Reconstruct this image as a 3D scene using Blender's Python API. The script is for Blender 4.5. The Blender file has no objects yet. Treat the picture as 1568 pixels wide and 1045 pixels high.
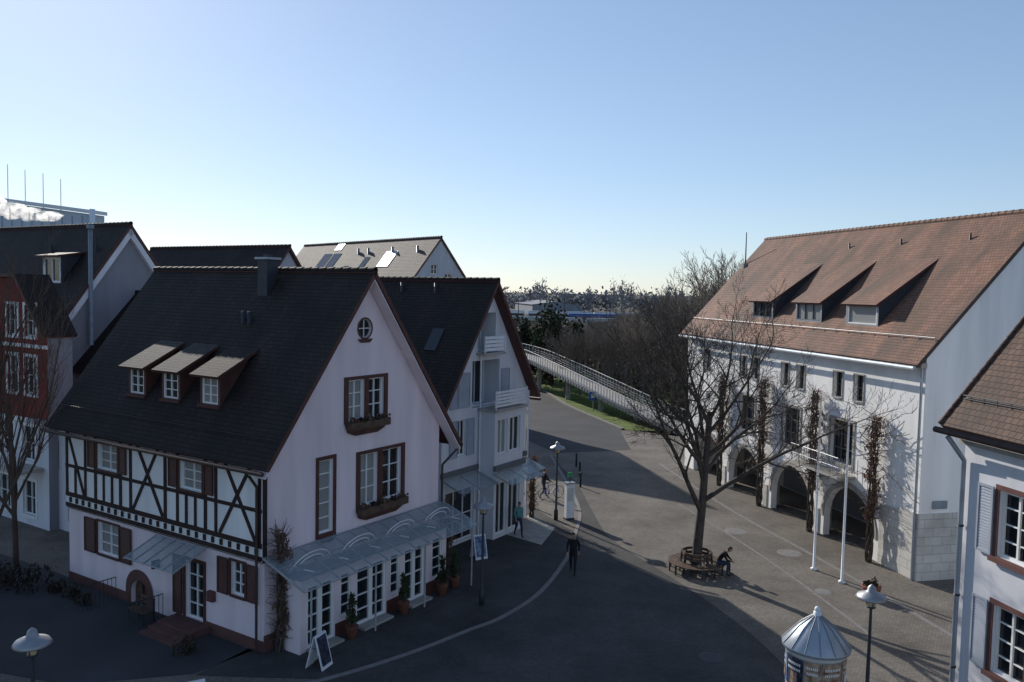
import bpy, bmesh, math, random
from mathutils import Vector, Matrix, noise
from mathutils.geometry import tessellate_polygon
random.seed(7)
scn=bpy.context.scene
COL=scn.collection
R=math.radians
# ------------------------------------------------------------------ materials
def nodes(m):
    m.use_nodes=True; nt=m.node_tree; return nt, nt.nodes, nt.links, nt.nodes['Principled BSDF']
def mul(c,k): return (min(1,c[0]*k),min(1,c[1]*k),min(1,c[2]*k),1)
def mk(name,c,rough=.8,var=.18,scale=1.2,bump=.15,bscale=30,metal=0,spec=.3,c2=None,streak=False):
    m=bpy.data.materials.new(name); nt,N,L,B=nodes(m)
    tc=N.new('ShaderNodeTexCoord'); no=N.new('ShaderNodeTexNoise'); no.inputs['Scale'].default_value=scale; no.inputs['Detail'].default_value=6
    src=tc.outputs['Object']
    if streak:
        mp=N.new('ShaderNodeMapping'); mp.inputs['Scale'].default_value=(2.2,2.2,.25); L.new(src,mp.inputs[0]); L.new(mp.outputs[0],no.inputs['Vector'])
    else: L.new(src,no.inputs['Vector'])
    cr=N.new('ShaderNodeValToRGB'); cr.color_ramp.elements[0].position=.32; cr.color_ramp.elements[1].position=.68
    cr.color_ramp.elements[0].color=mul(c,1-var); cr.color_ramp.elements[1].color=mul(c2 if c2 else c,1 if c2 else 1+var)
    L.new(no.outputs['Fac'],cr.inputs[0]); L.new(cr.outputs[0],B.inputs['Base Color'])
    B.inputs['Roughness'].default_value=rough; B.inputs['Metallic'].default_value=metal
    B.inputs['Specular IOR Level'].default_value=spec
    if bump>0:
        n2=N.new('ShaderNodeTexNoise'); n2.inputs['Scale'].default_value=bscale; n2.inputs['Detail'].default_value=4; L.new(src,n2.inputs['Vector'])
        bp=N.new('ShaderNodeBump'); bp.inputs['Strength'].default_value=bump; bp.inputs['Distance'].default_value=.03
        L.new(n2.outputs['Fac'],bp.inputs['Height']); L.new(bp.outputs[0],B.inputs['Normal'])
    return m
def tile(name,ca,cb,moss,row=.17,w=.19,rough=.75,mosspos=.55):
    m=bpy.data.materials.new(name); nt,N,L,B=nodes(m)
    uv=N.new('ShaderNodeUVMap'); br=N.new('ShaderNodeTexBrick')
    br.inputs['Scale'].default_value=1; br.inputs['Brick Width'].default_value=w; br.inputs['Row Height'].default_value=row
    br.inputs['Mortar Size'].default_value=.012; br.inputs['Mortar Smooth'].default_value=.3; br.inputs['Bias'].default_value=0
    br.inputs['Color1'].default_value=(*ca,1); br.inputs['Color2'].default_value=(*cb,1); br.inputs['Mortar'].default_value=mul(ca,.25)
    L.new(uv.outputs[0],br.inputs['Vector'])
    no=N.new('ShaderNodeTexNoise'); no.inputs['Scale'].default_value=.45; no.inputs['Detail'].default_value=9; no.inputs['Roughness'].default_value=.65
    mp=N.new('ShaderNodeMapping'); mp.inputs['Scale'].default_value=(1.6,.5,1); L.new(uv.outputs[0],mp.inputs[0]); L.new(mp.outputs[0],no.inputs['Vector'])
    rp=N.new('ShaderNodeMapRange'); rp.inputs[1].default_value=mosspos-.13; rp.inputs[2].default_value=mosspos+.13; L.new(no.outputs['Fac'],rp.inputs[0])
    mx=N.new('ShaderNodeMixRGB'); L.new(rp.outputs[0],mx.inputs[0]); L.new(br.outputs['Color'],mx.inputs[1])
    mm=N.new('ShaderNodeMixRGB'); mm.blend_type='MULTIPLY'; mm.inputs[0].default_value=.55; mm.inputs[2].default_value=(*moss,1)
    L.new(br.outputs['Color'],mm.inputs[1])
    m3=N.new('ShaderNodeMixRGB'); m3.inputs[0].default_value=.55; L.new(mm.outputs[0],m3.inputs[1]); m3.inputs[2].default_value=(*moss,1)
    L.new(m3.outputs[0],mx.inputs[2]); L.new(mx.outputs[0],B.inputs['Base Color'])
    sp=N.new('ShaderNodeSeparateXYZ'); L.new(uv.outputs[0],sp.inputs[0])
    dv=N.new('ShaderNodeMath'); dv.operation='DIVIDE'; dv.inputs[1].default_value=row; L.new(sp.outputs[1],dv.inputs[0])
    fr=N.new('ShaderNodeMath'); fr.operation='FRACT'; L.new(dv.outputs[0],fr.inputs[0])
    iv=N.new('ShaderNodeMath'); iv.operation='SUBTRACT'; iv.inputs[0].default_value=1; L.new(fr.outputs[0],iv.inputs[1])
    ad=N.new('ShaderNodeMath'); ad.operation='SUBTRACT'; L.new(iv.outputs[0],ad.inputs[0]); L.new(br.outputs['Fac'],ad.inputs[1])
    bp=N.new('ShaderNodeBump'); bp.inputs['Strength'].default_value=.6; bp.inputs['Distance'].default_value=.04
    L.new(ad.outputs[0],bp.inputs['Height']); L.new(bp.outputs[0],B.inputs['Normal'])
    B.inputs['Roughness'].default_value=rough; B.inputs['Specular IOR Level'].default_value=.3
    return m
def bricky(name,c,w,h,mort=.01,var=.15,morc=.5,rough=.85,obj=False,bumpd=.02):
    m=bpy.data.materials.new(name); nt,N,L,B=nodes(m)
    uv=N.new('ShaderNodeUVMap'); br=N.new('ShaderNodeTexBrick'); br.inputs['Scale'].default_value=1
    br.inputs['Brick Width'].default_value=w; br.inputs['Row Height'].default_value=h; br.inputs['Mortar Size'].default_value=mort
    br.inputs['Color1'].default_value=mul(c,1-var); br.inputs['Color2'].default_value=mul(c,1+var); br.inputs['Mortar'].default_value=mul(c,morc)
    L.new(uv.outputs[0],br.inputs['Vector'])
    no=N.new('ShaderNodeTexNoise'); no.inputs['Scale'].default_value=.3; no.inputs['Detail'].default_value=9; no.inputs['Roughness'].default_value=.66; L.new(uv.outputs[0],no.inputs['Vector'])
    rp=N.new('ShaderNodeMapRange'); rp.inputs[1].default_value=.3; rp.inputs[2].default_value=.7; rp.inputs[3].default_value=.6; rp.inputs[4].default_value=1.3; L.new(no.outputs['Fac'],rp.inputs[0])
    mx=N.new('ShaderNodeMixRGB'); mx.blend_type='MULTIPLY'; mx.inputs[0].default_value=1; L.new(br.outputs['Color'],mx.inputs[1]); L.new(rp.outputs[0],mx.inputs[2]); L.new(mx.outputs[0],B.inputs['Base Color'])
    bp=N.new('ShaderNodeBump'); bp.inputs['Strength'].default_value=.4; bp.inputs['Distance'].default_value=bumpd; bp.invert=True
    L.new(br.outputs['Fac'],bp.inputs['Height']); L.new(bp.outputs[0],B.inputs['Normal']); B.inputs['Roughness'].default_value=rough
    B.inputs['Specular IOR Level'].default_value=.25
    return m
def glassy(name,c,rough=.06,alpha=None):
    m=bpy.data.materials.new(name); nt,N,L,B=nodes(m)
    B.inputs['Base Color'].default_value=(*c,1); B.inputs['Roughness'].default_value=rough; B.inputs['Specular IOR Level'].default_value=.6
    if alpha is not None: B.inputs['Alpha'].default_value=alpha
    else:
        tc=N.new('ShaderNodeTexCoord'); no=N.new('ShaderNodeTexNoise'); no.inputs['Scale'].default_value=1.3; L.new(tc.outputs['Object'],no.inputs['Vector'])
        bp=N.new('ShaderNodeBump'); bp.inputs['Strength'].default_value=.12; bp.inputs['Distance'].default_value=.05; L.new(no.outputs['Fac'],bp.inputs['Height']); L.new(bp.outputs[0],B.inputs['Normal'])
    return m
M={}
M['plaster']=mk('plaster_pink',(.79,.665,.69),.9,.09,.6,.2,40,streak=True)
M['white']=mk('plaster_white',(.80,.795,.78),.9,.11,.5,.2,40,streak=True)
M['offwhite']=mk('plaster_offwhite',(.64,.645,.68),.9,.1,.5,.15,40,streak=True)
M['grey']=mk('plaster_grey',(.42,.44,.48),.9,.1,.5,.1,50,streak=True)
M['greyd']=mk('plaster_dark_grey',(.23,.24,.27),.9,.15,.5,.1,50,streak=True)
M['red']=mk('plaster_red',(.20,.028,.025),.85,.15,.8,.1,40)
M['brownw']=mk('painted_brown',(.085,.036,.030),.55,.15,3,.05,40)
M['timber']=mk('timber_dark',(.035,.020,.019),.75,.25,4,.3,25)
M['shutg']=mk('shutter_grey',(.34,.37,.43),.6,.08,2,.05,30)
M['frame']=mk('window_frame_white',(.78,.78,.76),.5,.03,2,0)
M['framegrey']=mk('frame_grey',(.12,.13,.14),.5,.05,2,0)
M['glass']=glassy('glass_dark',(.012,.015,.02))
M['curtain']=glassy('glass_curtain',(.28,.28,.27),.25)
M['clear']=glassy('canopy_glass',(.35,.42,.45),.12,.32)
M['metal']=mk('metal_grey',(.30,.31,.33),.45,.1,3,.05,30,metal=.6)
M['metalw']=mk('metal_white',(.72,.73,.75),.45,.05,3,0)
M['rail']=mk('railing_galvanised',(.34,.35,.36),.55,.1,3,0)
M['metald']=mk('metal_dark',(.05,.055,.065),.5,.1,3,.05,30,metal=.3)
M['copper']=mk('gutter_brown',(.07,.05,.045),.5,.2,3,.05,30,metal=.3)
M['tiled']=tile('roof_tiles_dark',(.022,.0145,.0125),(.040,.026,.021),(.012,.011,.009),mosspos=.5)
M['tile_lit']=tile('roof_tiles_dormer_lit',(.055,.047,.044),(.085,.072,.066),(.035,.034,.03))  # paler tile colour paints the sunlit look of two dormer roofs
M['tileg']=tile('roof_tiles_greybrown',(.12,.095,.085),(.17,.13,.11),(.08,.075,.065))
M['tileo']=tile('roof_tiles_faded_red',(.235,.115,.076),(.31,.16,.105),(.10,.075,.058),mosspos=.49)
M['tileb']=tile('roof_tiles_brown',(.10,.060,.043),(.15,.088,.062),(.055,.042,.033),row=.2,w=.22)
M['stone']=bricky('ashlar_stone',(.56,.54,.50),.9,.38,.015,.06,.68)
M['stonep']=mk('stone_plain',(.36,.34,.31),.85,.15,2,.3,20)
M['redstone']=mk('red_sandstone',(.13,.062,.055),.85,.15,2,.2,20)
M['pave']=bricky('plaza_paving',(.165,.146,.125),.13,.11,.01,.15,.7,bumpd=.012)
M['pave_shade']=bricky('plaza_paving_shade',(.075,.071,.069),.13,.11,.01,.14,.7,bumpd=.012)  # darker copy of the plaza paving, with shade put into its colour
M['slab']=bricky('pavement_slabs',(.060,.057,.056),.4,.4,.008,.1,.7)
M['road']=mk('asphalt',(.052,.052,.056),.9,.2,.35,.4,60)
M['kerb']=mk('kerb_granite',(.19,.18,.175),.8,.15,4,.2,40)
M['earth']=mk('ground_earth',(.08,.075,.05),.95,.3,.05,.3,3,c2=(.11,.10,.07))
M['grass']=mk('grass',(.085,.13,.022),.95,.35,.7,.5,25,c2=(.13,.18,.035))
M['bark']=mk('bark',(.075,.062,.052),.9,.25,4,.3,20)
M['twig']=mk('twigs_brown',(.08,.058,.045),.9,.25,1,0)
M['twigfar']=mk('twigs_far',(.17,.145,.125),.95,.3,.2,0)  # lightened with distance, haze put into the twig colour
M['farleaf']=mk('far_woods',(.22,.22,.24),.95,.25,.05,0)  # pale bluish tone stands in for distance haze
M['vine']=mk('vine_rust',(.14,.085,.06),.9,.3,2,0)
M['leaf']=mk('leaf_dark',(.035,.045,.022),.8,.4,.8,0)
M['leafb']=mk('leaf_brown',(.035,.028,.020),.8,.4,.8,0)
M['leafg']=mk('leaf_green',(.05,.08,.025),.8,.4,1.5,0)
M['blue']=mk('paint_blue',(.03,.10,.32),.4,.05,2,0)
M['bluepale']=mk('cladding_pale',(.50,.56,.62),.6,.05,.2,0)
M['yellow']=mk('lamp_glass',(.55,.45,.28),.3,.1,2,0)
M['wood']=mk('wood_slats',(.10,.062,.042),.7,.3,5,.2,30)
M['terra']=mk('terracotta',(.20,.08,.055),.8,.15,4,.1,20)
M['black']=mk('cloth_black',(.014,.014,.017),.9,.2,5,.2,40)
M['jean']=mk('cloth_jeans',(.03,.04,.07),.9,.2,5,.2,40)
M['teal']=mk('cloth_teal',(.10,.25,.25),.9,.2,5,.2,40)
M['redc']=mk('cloth_maroon',(.10,.02,.02),.9,.2,5,.2,40)
M['skin']=mk('skin',(.42,.25,.18),.6,.1,8,0)
M['hair']=mk('hair_dark',(.03,.02,.015),.7,.2,20,0)
M['green']=mk('sign_green',(.05,.30,.12),.5,.1,2,0)
M['posterA']=mk('poster_dark',(.015,.018,.04),.5,.8,6,0,c2=(.06,.07,.13))
M['posterB']=mk('poster_warm',(.30,.14,.07),.5,.5,7,0,c2=(.5,.38,.28))
M['posterC']=mk('poster_paper',(.55,.55,.52),.6,.15,8,0)
M['posterD']=mk('poster_blue',(.03,.08,.26),.5,.5,7,0,c2=(.25,.35,.5))
M['zinc']=mk('zinc_sheet',(.34,.38,.43),.4,.12,2,.05,20,metal=.5)
# ------------------------------------------------------------------ mesh builder
class Fr:
    def __init__(s,O,ang,sg=1):
        a=R(ang); s.O=Vector((O[0],O[1],O[2] if len(O)>2 else 0)); s.u=Vector((math.sin(a),math.cos(a),0)); s.n=Vector((s.u.y,-s.u.x,0))*sg
    def P(s,a,b,c): return s.O+s.u*a+s.n*b+Vector((0,0,c))
class MB:
    def __init__(s): s.v=[];s.f=[];s.m=[];s.names=[];s.smooth=[]
    def mi(s,m):
        if m not in s.names: s.names.append(m)
        return s.names.index(m)
    def poly(s,pts,m,sm=False):
        i=len(s.v); s.v+= [tuple(p) for p in pts]; s.f.append(tuple(range(i,i+len(pts)))); s.m.append(s.mi(m)); s.smooth.append(sm)
    def hexa(s,p,m):
        i=len(s.v); s.v+=[tuple(q) for q in p]; k=s.mi(m)
        for q in ((0,3,2,1),(4,5,6,7),(0,1,5,4),(1,2,6,5),(2,3,7,6),(3,0,4,7)):
            s.f.append(tuple(i+j for j in q)); s.m.append(k); s.smooth.append(False)
    def box(s,fr,a0,a1,b0,b1,c0,c1,m):
        s.hexa([fr.P(a0,b0,c0),fr.P(a1,b0,c0),fr.P(a1,b1,c0),fr.P(a0,b1,c0),fr.P(a0,b0,c1),fr.P(a1,b0,c1),fr.P(a1,b1,c1),fr.P(a0,b1,c1)],m)
    def slab(s,pts,th,m,me=None):
        pts=[Vector(p) for p in pts]; n=(pts[1]-pts[0]).cross(pts[2]-pts[0]).normalized()
        if n.z<0: n=-n
        lo=[p-n*th for p in pts]; s.poly(pts,m); me=me or m; s.poly(lo[::-1],me)
        for i in range(len(pts)):
            j=(i+1)%len(pts); s.poly([pts[i],pts[j],lo[j],lo[i]],me)
    def tube(s,p0,p1,r0,r1,m,n=6,cap=False):
        p0=Vector(p0);p1=Vector(p1); d=(p1-p0)
        if d.length<1e-6: return
        d.normalize(); x=d.orthogonal().normalized(); y=d.cross(x); i=len(s.v); k=s.mi(m)
        for p,r in ((p0,r0),(p1,r1)):
            for j in range(n):
                t=2*math.pi*j/n; s.v.append(tuple(p+x*(r*math.cos(t))+y*(r*math.sin(t))))
        for j in range(n):
            j2=(j+1)%n; s.f.append((i+j,i+j2,i+n+j2,i+n+j)); s.m.append(k); s.smooth.append(True)
        if cap:
            s.f.append(tuple(range(i,i+n))); s.m.append(k); s.smooth.append(False)
            s.f.append(tuple(range(i+n,i+2*n))); s.m.append(k); s.smooth.append(False)
    def beam(s,p0,p1,w,d,m,nrm):
        p0=Vector(p0);p1=Vector(p1);t=(p1-p0).normalized(); sd=t.cross(nrm).normalized()*w/2; nn=nrm.normalized()*d
        s.hexa([p0-sd,p0+sd,p0+sd+nn,p0-sd+nn,p1-sd,p1+sd,p1+sd+nn,p1-sd+nn],m)
    def lathe(s,c,prof,m,n=20,sm=True):
        c=Vector(c); i=len(s.v); k=s.mi(m) if isinstance(m,str) else None
        for r,z in prof:
            for j in range(n):
                t=2*math.pi*j/n; s.v.append((c.x+r*math.cos(t),c.y+r*math.sin(t),c.z+z))
        for q in range(len(prof)-1):
            kk=k if k is not None else s.mi(m[q])
            for j in range(n):
                j2=(j+1)%n; s.f.append((i+q*n+j,i+q*n+j2,i+(q+1)*n+j2,i+(q+1)*n+j)); s.m.append(kk); s.smooth.append(sm)
    def wall(s,fr,outer,holes,m,b=0,depth=.2,mrev=None):
        loops=[outer]+holes; flat=[p for l in loops for p in l]
        tr=tessellate_polygon([[Vector((p[0],p[1],0)) for p in l] for l in loops])
        i=len(s.v); s.v+=[tuple(fr.P(p[0],b,p[1])) for p in flat]; k=s.mi(m)
        for t in tr: s.f.append(tuple(i+j for j in t)); s.m.append(k); s.smooth.append(False)
        for h in holes:
            for j in range(len(h)):
                p=h[j];q=h[(j+1)%len(h)]
                s.poly([fr.P(p[0],b,p[1]),fr.P(q[0],b,q[1]),fr.P(q[0],b-depth,q[1]),fr.P(p[0],b-depth,p[1])],mrev or m)
    def obj(s,name,parent=None):
        me=bpy.data.meshes.new(name); me.from_pydata(s.v,[],s.f)
        for n in s.names: me.materials.append(M[n])
        me.polygons.foreach_set('material_index',s.m); me.polygons.foreach_set('use_smooth',s.smooth)
        uvl=me.uv_layers.new(name='UVMap'); Z=Vector((0,0,1)); me.update()
        if len(s.f)<60000:
            data=[0.0]*(len(me.loops)*2)
            for p in me.polygons:
                n=p.normal
                if abs(n.z)>.995: t=Vector((1,0,0)); w=Vector((0,1,0))
                else:
                    t=Z.cross(n).normalized(); w=n.cross(t)
                    if w.z<0: w=-w
                for li in p.loop_indices:
                    co=me.vertices[me.loops[li].vertex_index].co; data[li*2]=co.dot(t); data[li*2+1]=co.dot(w)
            uvl.data.foreach_set('uv',data)
        o=bpy.data.objects.new(name,me); COL.objects.link(o)
        if parent: o.parent=parent
        return o
def empty(name,loc=(0,0,0)):
    e=bpy.data.objects.new(name,None); e.location=loc; e.empty_display_size=.5; COL.objects.link(e); return e
def rect(a0,a1,c0,c1): return [(a0,c0),(a1,c0),(a1,c1),(a0,c1)]
def archp(a0,a1,c0,cs,n=14):
    r=(a1-a0)/2; cx=(a0+a1)/2; return [(a0,c0),(a1,c0)]+[(cx+r*math.cos(math.pi*j/n),cs+r*.95*math.sin(math.pi*j/n)) for j in range(n+1)]
def circ(a,c,r,n=18): return [(a+r*math.cos(2*math.pi*j/n),c+r*math.sin(2*math.pi*j/n)) for j in range(n)]
def window(mb,fr,a0,a1,c0,c1,b=-.14,cols=2,rows=2,fm='frame',gm='glass',fw=.06,mw=.035,cross=True):
    mb.poly([fr.P(a0,b-.03,c0),fr.P(a1,b-.03,c0),fr.P(a1,b-.03,c1),fr.P(a0,b-.03,c1)],gm)
    mb.box(fr,a0,a0+fw,b-.02,b+.05,c0,c1,fm); mb.box(fr,a1-fw,a1,b-.02,b+.05,c0,c1,fm)
    mb.box(fr,a0+fw,a1-fw,b-.02,b+.045,c0,c0+fw,fm); mb.box(fr,a0+fw,a1-fw,b-.02,b+.045,c1-fw,c1,fm)
    for i in range(1,cols):
        x=a0+(a1-a0)*i/cols; w=fw*.8 if (cols==2) else mw
        mb.box(fr,x-w/2,x+w/2,b-.022,b+.04,c0+fw,c1-fw,fm)
    for j in range(1,rows):
        z=c0+(c1-c0)*j/rows; mb.box(fr,a0+fw,a1-fw,b-.024,b+.025,z-mw/2,z+mw/2,fm)
def surround(mb,fr,a0,a1,c0,c1,w,m,b0=.002,b1=.04):
    mb.box(fr,a0-w,a0,b0,b1,c0-w,c1+w,m); mb.box(fr,a1,a1+w,b0,b1,c0-w,c1+w,m)
    mb.box(fr,a0,a1,b0,b1+.02,c0-w,c0,m); mb.box(fr,a0,a1,b0,b1,c1,c1+w,m)
def shutter(mb,fr,a0,a1,c0,c1,m,b=.01,slats=True):
    mb.box(fr,a0,a0+.06,b,b+.045,c0,c1,m); mb.box(fr,a1-.06,a1,b,b+.045,c0,c1,m)
    mb.box(fr,a0+.06,a1-.06,b,b+.04,c0,c0+.07,m); mb.box(fr,a0+.06,a1-.06,b,b+.04,c1-.07,c1,m)
    n=max(3,int((c1-c0)/.085))
    for i in range(n):
        z=c0+.07+(c1-c0-.14)*i/n; h=(c1-c0-.14)/n
        mb.hexa([fr.P(a0+.06,b+.03,z),fr.P(a1-.06,b+.03,z),fr.P(a1-.06,b+.022,z),fr.P(a0+.06,b+.022,z),fr.P(a0+.06,b+.012,z+h),fr.P(a1-.06,b+.012,z+h),fr.P(a1-.06,b+.004,z+h),fr.P(a0+.06,b+.004,z+h)],m)
def gable_roof(mb,g,W,L,ze,zr,os=.5,og=.5,ogb=.5,th=.16,m='tiled',me='brownw'):
    if not isinstance(os,tuple): os=(os,os)
    sl=(zr-ze)/(W/2); up=th*1.05*math.sqrt(1+sl*sl)
    for sd in (0,1):
        A=-os[0] if sd==0 else W+os[1]; z=ze-os[sd]*sl
        mb.slab([g.P(A,og,z+up),g.P(W/2,og,zr+up),g.P(W/2,-L-ogb,zr+up),g.P(A,-L-ogb,z+up)],th,m,me)
    n=int((L+og+ogb)/.4)
    for i in range(n):
        b0=og-(L+og+ogb)*i/n; b1=og-(L+og+ogb)*(i+1)/n-.03
        mb.tube(g.P(W/2,b0,zr+up),g.P(W/2,b1,zr+up-.015),.12,.105,m,8)
    return sl,up
def gutter(mb,p0,p1,m='copper',r=.08): mb.tube(p0,p1,r,r,m,8,True)
def dormer(mb,fr,a0,a1,d,zt,sm,ze,up,sd,mroof,mfront,mcheek,oh=.25,gm='glass',win=True,fm='frame',cols=2,rows=2,brown=None,o=.22):
    zm=lambda q: ze+sm*q+up-.05
    zb=zm(d); d2=(zt-d*sd-ze-up+.05)/(sm-sd)
    wl=.12
    h=rect(a0+wl,a1-wl,zb+.12,zt-.1); mb.wall(fr,rect(a0,a1,zb-.3,zt),[h],mfront,b=-d,depth=.1)
    f2=Fr(fr.P(0,-d,0),0); f2.u=fr.u; f2.n=fr.n
    window(mb,f2,a0+wl,a1-wl,zb+.12,zt-.1,b=-.06,cols=cols,rows=rows,gm=gm,fm=fm)
    if brown: mb.box(f2,a0-.04,a1+.04,.0,.1,zb-.02,zb+.1,brown)
    for a in (a0,a1):
        mb.poly([fr.P(a,-d,zb-.3),fr.P(a,-d,zt),fr.P(a,-d2,zm(d2))],mcheek)
    up2=.1
    z0=zt-sd*oh+up2; z1=zt+sd*(d2-d)+up2
    mb.slab([fr.P(a0-o,-d+oh,z0),fr.P(a1+o,-d+oh,z0),fr.P(a1+o,-d2-.1,z1+.04),fr.P(a0-o,-d2-.1,z1+.04)],.1,mroof,'brownw')
def leafcloud(mb,c,rad,n,size,m,asp=1.0,seed=0,up=False):
    rg=random.Random(seed)
    for i in range(n):
        v=Vector((rg.gauss(0,1),rg.gauss(0,1),rg.gauss(0,1))).normalized()*(rg.random()**.4)
        k=.65+.7*noise.noise(v*1.7+Vector((seed,0,0)))+.3
        p=Vector((c[0]+v.x*rad[0]*k,c[1]+v.y*rad[1]*k,c[2]+v.z*rad[2]*k))
        if p.z<0.02: p.z=.05
        x=Vector((rg.gauss(0,1),rg.gauss(0,1),rg.gauss(0,1)+ (1.5 if up else 0))).normalized(); y=x.orthogonal().normalized()
        y=Matrix.Rotation(rg.random()*6.28,3,x)@y
        s=size*(.5+rg.random()); x=x*s*asp; y=y*s/ (1 if asp==1 else asp)
        mb.poly([p-x-y*.5,p+x*.2-y,p+x+y*.4,p-x*.3+y],m)
def tree_mesh(seed,H,r0,fork,spread,levels,m,kids=(5,5,4,4,3),upb=.35,twist=.25,sides=(8,6,4,3,3,3),mlen=.62,rmin=.006):
    rg=random.Random(seed); mb=MB()
    def br(p,d,L,r,lv):
        ns=5 if lv==0 else (4 if lv<3 else 3); pts=[(p.copy(),r,d.copy())]; rr=r
        for i in range(ns):
            j=Vector((rg.gauss(0,1),rg.gauss(0,1),rg.gauss(0,1)))*twist*(.12 if lv==0 else 1)
            d=(d+j*.5+Vector((0,0,upb*.3 if lv>0 else .1))).normalized()
            q=p+d*(L/ns); r2=r*(1-.62*(i+1)/ns) if lv>0 else r*(1-.45*(i+1)/ns)
            r2=max(r2,rmin); mb.tube(p,q,rr,r2,m,sides[min(lv,5)]); p=q; rr=r2; pts.append((p.copy(),r2,d.copy()))
        if lv>=levels: return
        k=kids[min(lv,len(kids)-1)]
        for i in range(k):
            t=(fork if lv==0 else .25)+(1-(fork if lv==0 else .25))*(i+rg.random()*.7)/k; x=t*ns; a=min(int(x),ns-1); ff=x-a
            P0=pts[a][0].lerp(pts[a+1][0],ff); dd=pts[a+1][2]; rb=pts[a][1]*(1-ff)+pts[a+1][1]*ff
            perp=dd.orthogonal().normalized(); perp=Matrix.Rotation(i*2.4+rg.random()*1.2,3,dd)@perp
            sp=spread*(.8+.4*rg.random())
            nd=(dd*math.cos(sp)+perp*math.sin(sp)+Vector((0,0,upb*.5))).normalized()
            br(P0,nd,L*mlen*(1.05-.45*t)*(.8+.4*rg.random()) if lv>0 else H*.5*(1.15-.55*t)*(.85+.3*rg.random()),rb*.62,lv+1)
        if lv>0: br(pts[-1][0],d,L*mlen*.8,rr,lv+1)
    br(Vector((0,0,-.1)),Vector((0,0,1)),H*.62,r0,0)
    return mb
# ------------------------------------------------------------------ ground
def sheet(name,pts,z,m):
    mb=MB(); mb.poly([(p[0],p[1],z) for p in pts],m); return mb.obj(name)
def smoothpath(pts,k=6):
    out=[]
    for i in range(len(pts)-1):
        p0=Vector(pts[max(i-1,0)]);p1=Vector(pts[i]);p2=Vector(pts[i+1]);p3=Vector(pts[min(i+2,len(pts)-1)])
        for j in range(k):
            t=j/k; out.append(.5*((2*p1)+(-p0+p2)*t+(2*p0-5*p1+4*p2-p3)*t*t+(-p0+3*p1-3*p2+p3)*t**3))
    out.append(Vector(pts[-1])); return out
def strip(mb,pts,w,z,m,h=0):
    P=smoothpath([(p[0],p[1],0) for p in pts]); L=[];Rr=[]
    for i,p in enumerate(P):
        d=(P[min(i+1,len(P)-1)]-P[max(i-1,0)]).normalized(); s=Vector((-d.y,d.x,0))*w/2; L.append(p+s);Rr.append(p-s)
    for i in range(len(P)-1):
        Z=Vector((0,0,z+h)); q=[L[i]+Z,Rr[i]+Z,Rr[i+1]+Z,L[i+1]+Z]; mb.poly(q,m)
        if h:
            Y=Vector((0,0,z)); mb.poly([L[i]+Z,L[i+1]+Z,L[i+1]+Y,L[i]+Y],m); mb.poly([Rr[i]+Z,Rr[i+1]+Z,Rr[i+1]+Y,Rr[i]+Y],m)
sheet('ground',[(-3000,-600),(3000,-600),(3000,5000),(-3000,5000)],-.04,'earth')
sheet('plaza',[(-45,5),(40,5),(40,72),(9.7,72),(8.5,76),(5.5,82),(-45,82)],0,'pave')
kc=[(-9,22.5),(-5.5,24.7),(-3.2,26.6),(-1.3,28.6),(-.1,29.9),(1.4,32.6),(2.8,37.2),(3.3,40.3),(3.9,45),(3.6,52),(3.0,60)]
P=smoothpath([(p[0],p[1],0) for p in kc])
mb=MB()
mb.poly([(p[0],p[1],.007) for p in [(3.5,61),(9.3,63),(9.6,72),(8.2,77),(5.8,86),(4.4,94),(3,101),(1,110),(-16,128),(-20,122),(-6,105),(-2.5,92),(-1.5,78),(.6,68)]],'road')
E1=smoothpath([(3.0,60,0),(4.2,52,0),(4.6,45,0),(5.0,40,0),(6.6,35.5,0),(8.0,31.5,0),(9.0,27,0),(9.2,21,0),(8.2,12,0)])
mb.poly([(p.x,p.y,.006) for p in P]+[(p.x,p.y,.006) for p in E1]+[(-45,12,.006),(-45,36,.006),(-20,30,.006),(-14,22,.006)],'pave_shade')  # painted shade: dark sheet outlined to stay within the plaza's shadowed part
mb.obj('road')
mb=MB(); strip(mb,kc,.18,0.0,'kerb',.03); mb.obj('kerb')
mb=MB(); strip(mb,[(9.9,72.3),(8.7,76.5),(6.2,86),(4.9,94),(3.6,101),(1.5,110)],.3,-.02,'kerb',.14)
strip(mb,[(-1.8,78),(-2.7,92),(-6,105)],.3,-.02,'kerb',.14); mb.obj('kerb')
mb=MB(); mb.poly([(p.x-.15,p.y,.012) for p in P[6:44]]+[(0.5,47.5,.012),(-3.2,37.5,.012),(-8.6,26.5,.012),(-9.5,24.8,.012)],'slab'); mb.obj('pavement')
sheet('garden_shade_sheet',[(-9.6,24.9),(-8.3,26.6),(-18.5,33.5),(-26,38),(-28,30),(-20,26),(-13,24)],.012,'road')  # dark sheet laid over the garden ground to deepen its shade
mb=MB()
strip(mb,[(10.6,58),(12.4,46),(14.3,37.5),(15.6,31),(16.8,24)],.2,.0,'kerb',.008)
strip(mb,[(9.7,47),(11.2,40.5),(12.2,35),(13,29)],.12,.0,'kerb',.006)
mb.obj('paving_channel')
mb=MB()
for (x,y,w) in ((11.6,41.6,.5),(13.2,38.2,.5),(12.9,33.2,.25)):
    mb.lathe((x,y,0),[(0.001,.012),(w,.012),(w+.08,.0)],'kerb',12,False)
mb.obj('glint_patch')  # pale discs painted on as glints of light on the paving
mb=MB(); mb.lathe((6.8,26.8,0),[(.001,.018),(.3,.018),(.33,.020),(.42,.016),(.43,0)],['metald','metald','metald','metald'],24,False); mb.obj('manhole_cover')
mb=MB(); mb.poly([(-.6,40.6,.02),(1.6,38.6,.02),(2.4,41.5,.02),(1.1,43.8,.02)],'stonep'); mb.obj('stone_paving')
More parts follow.
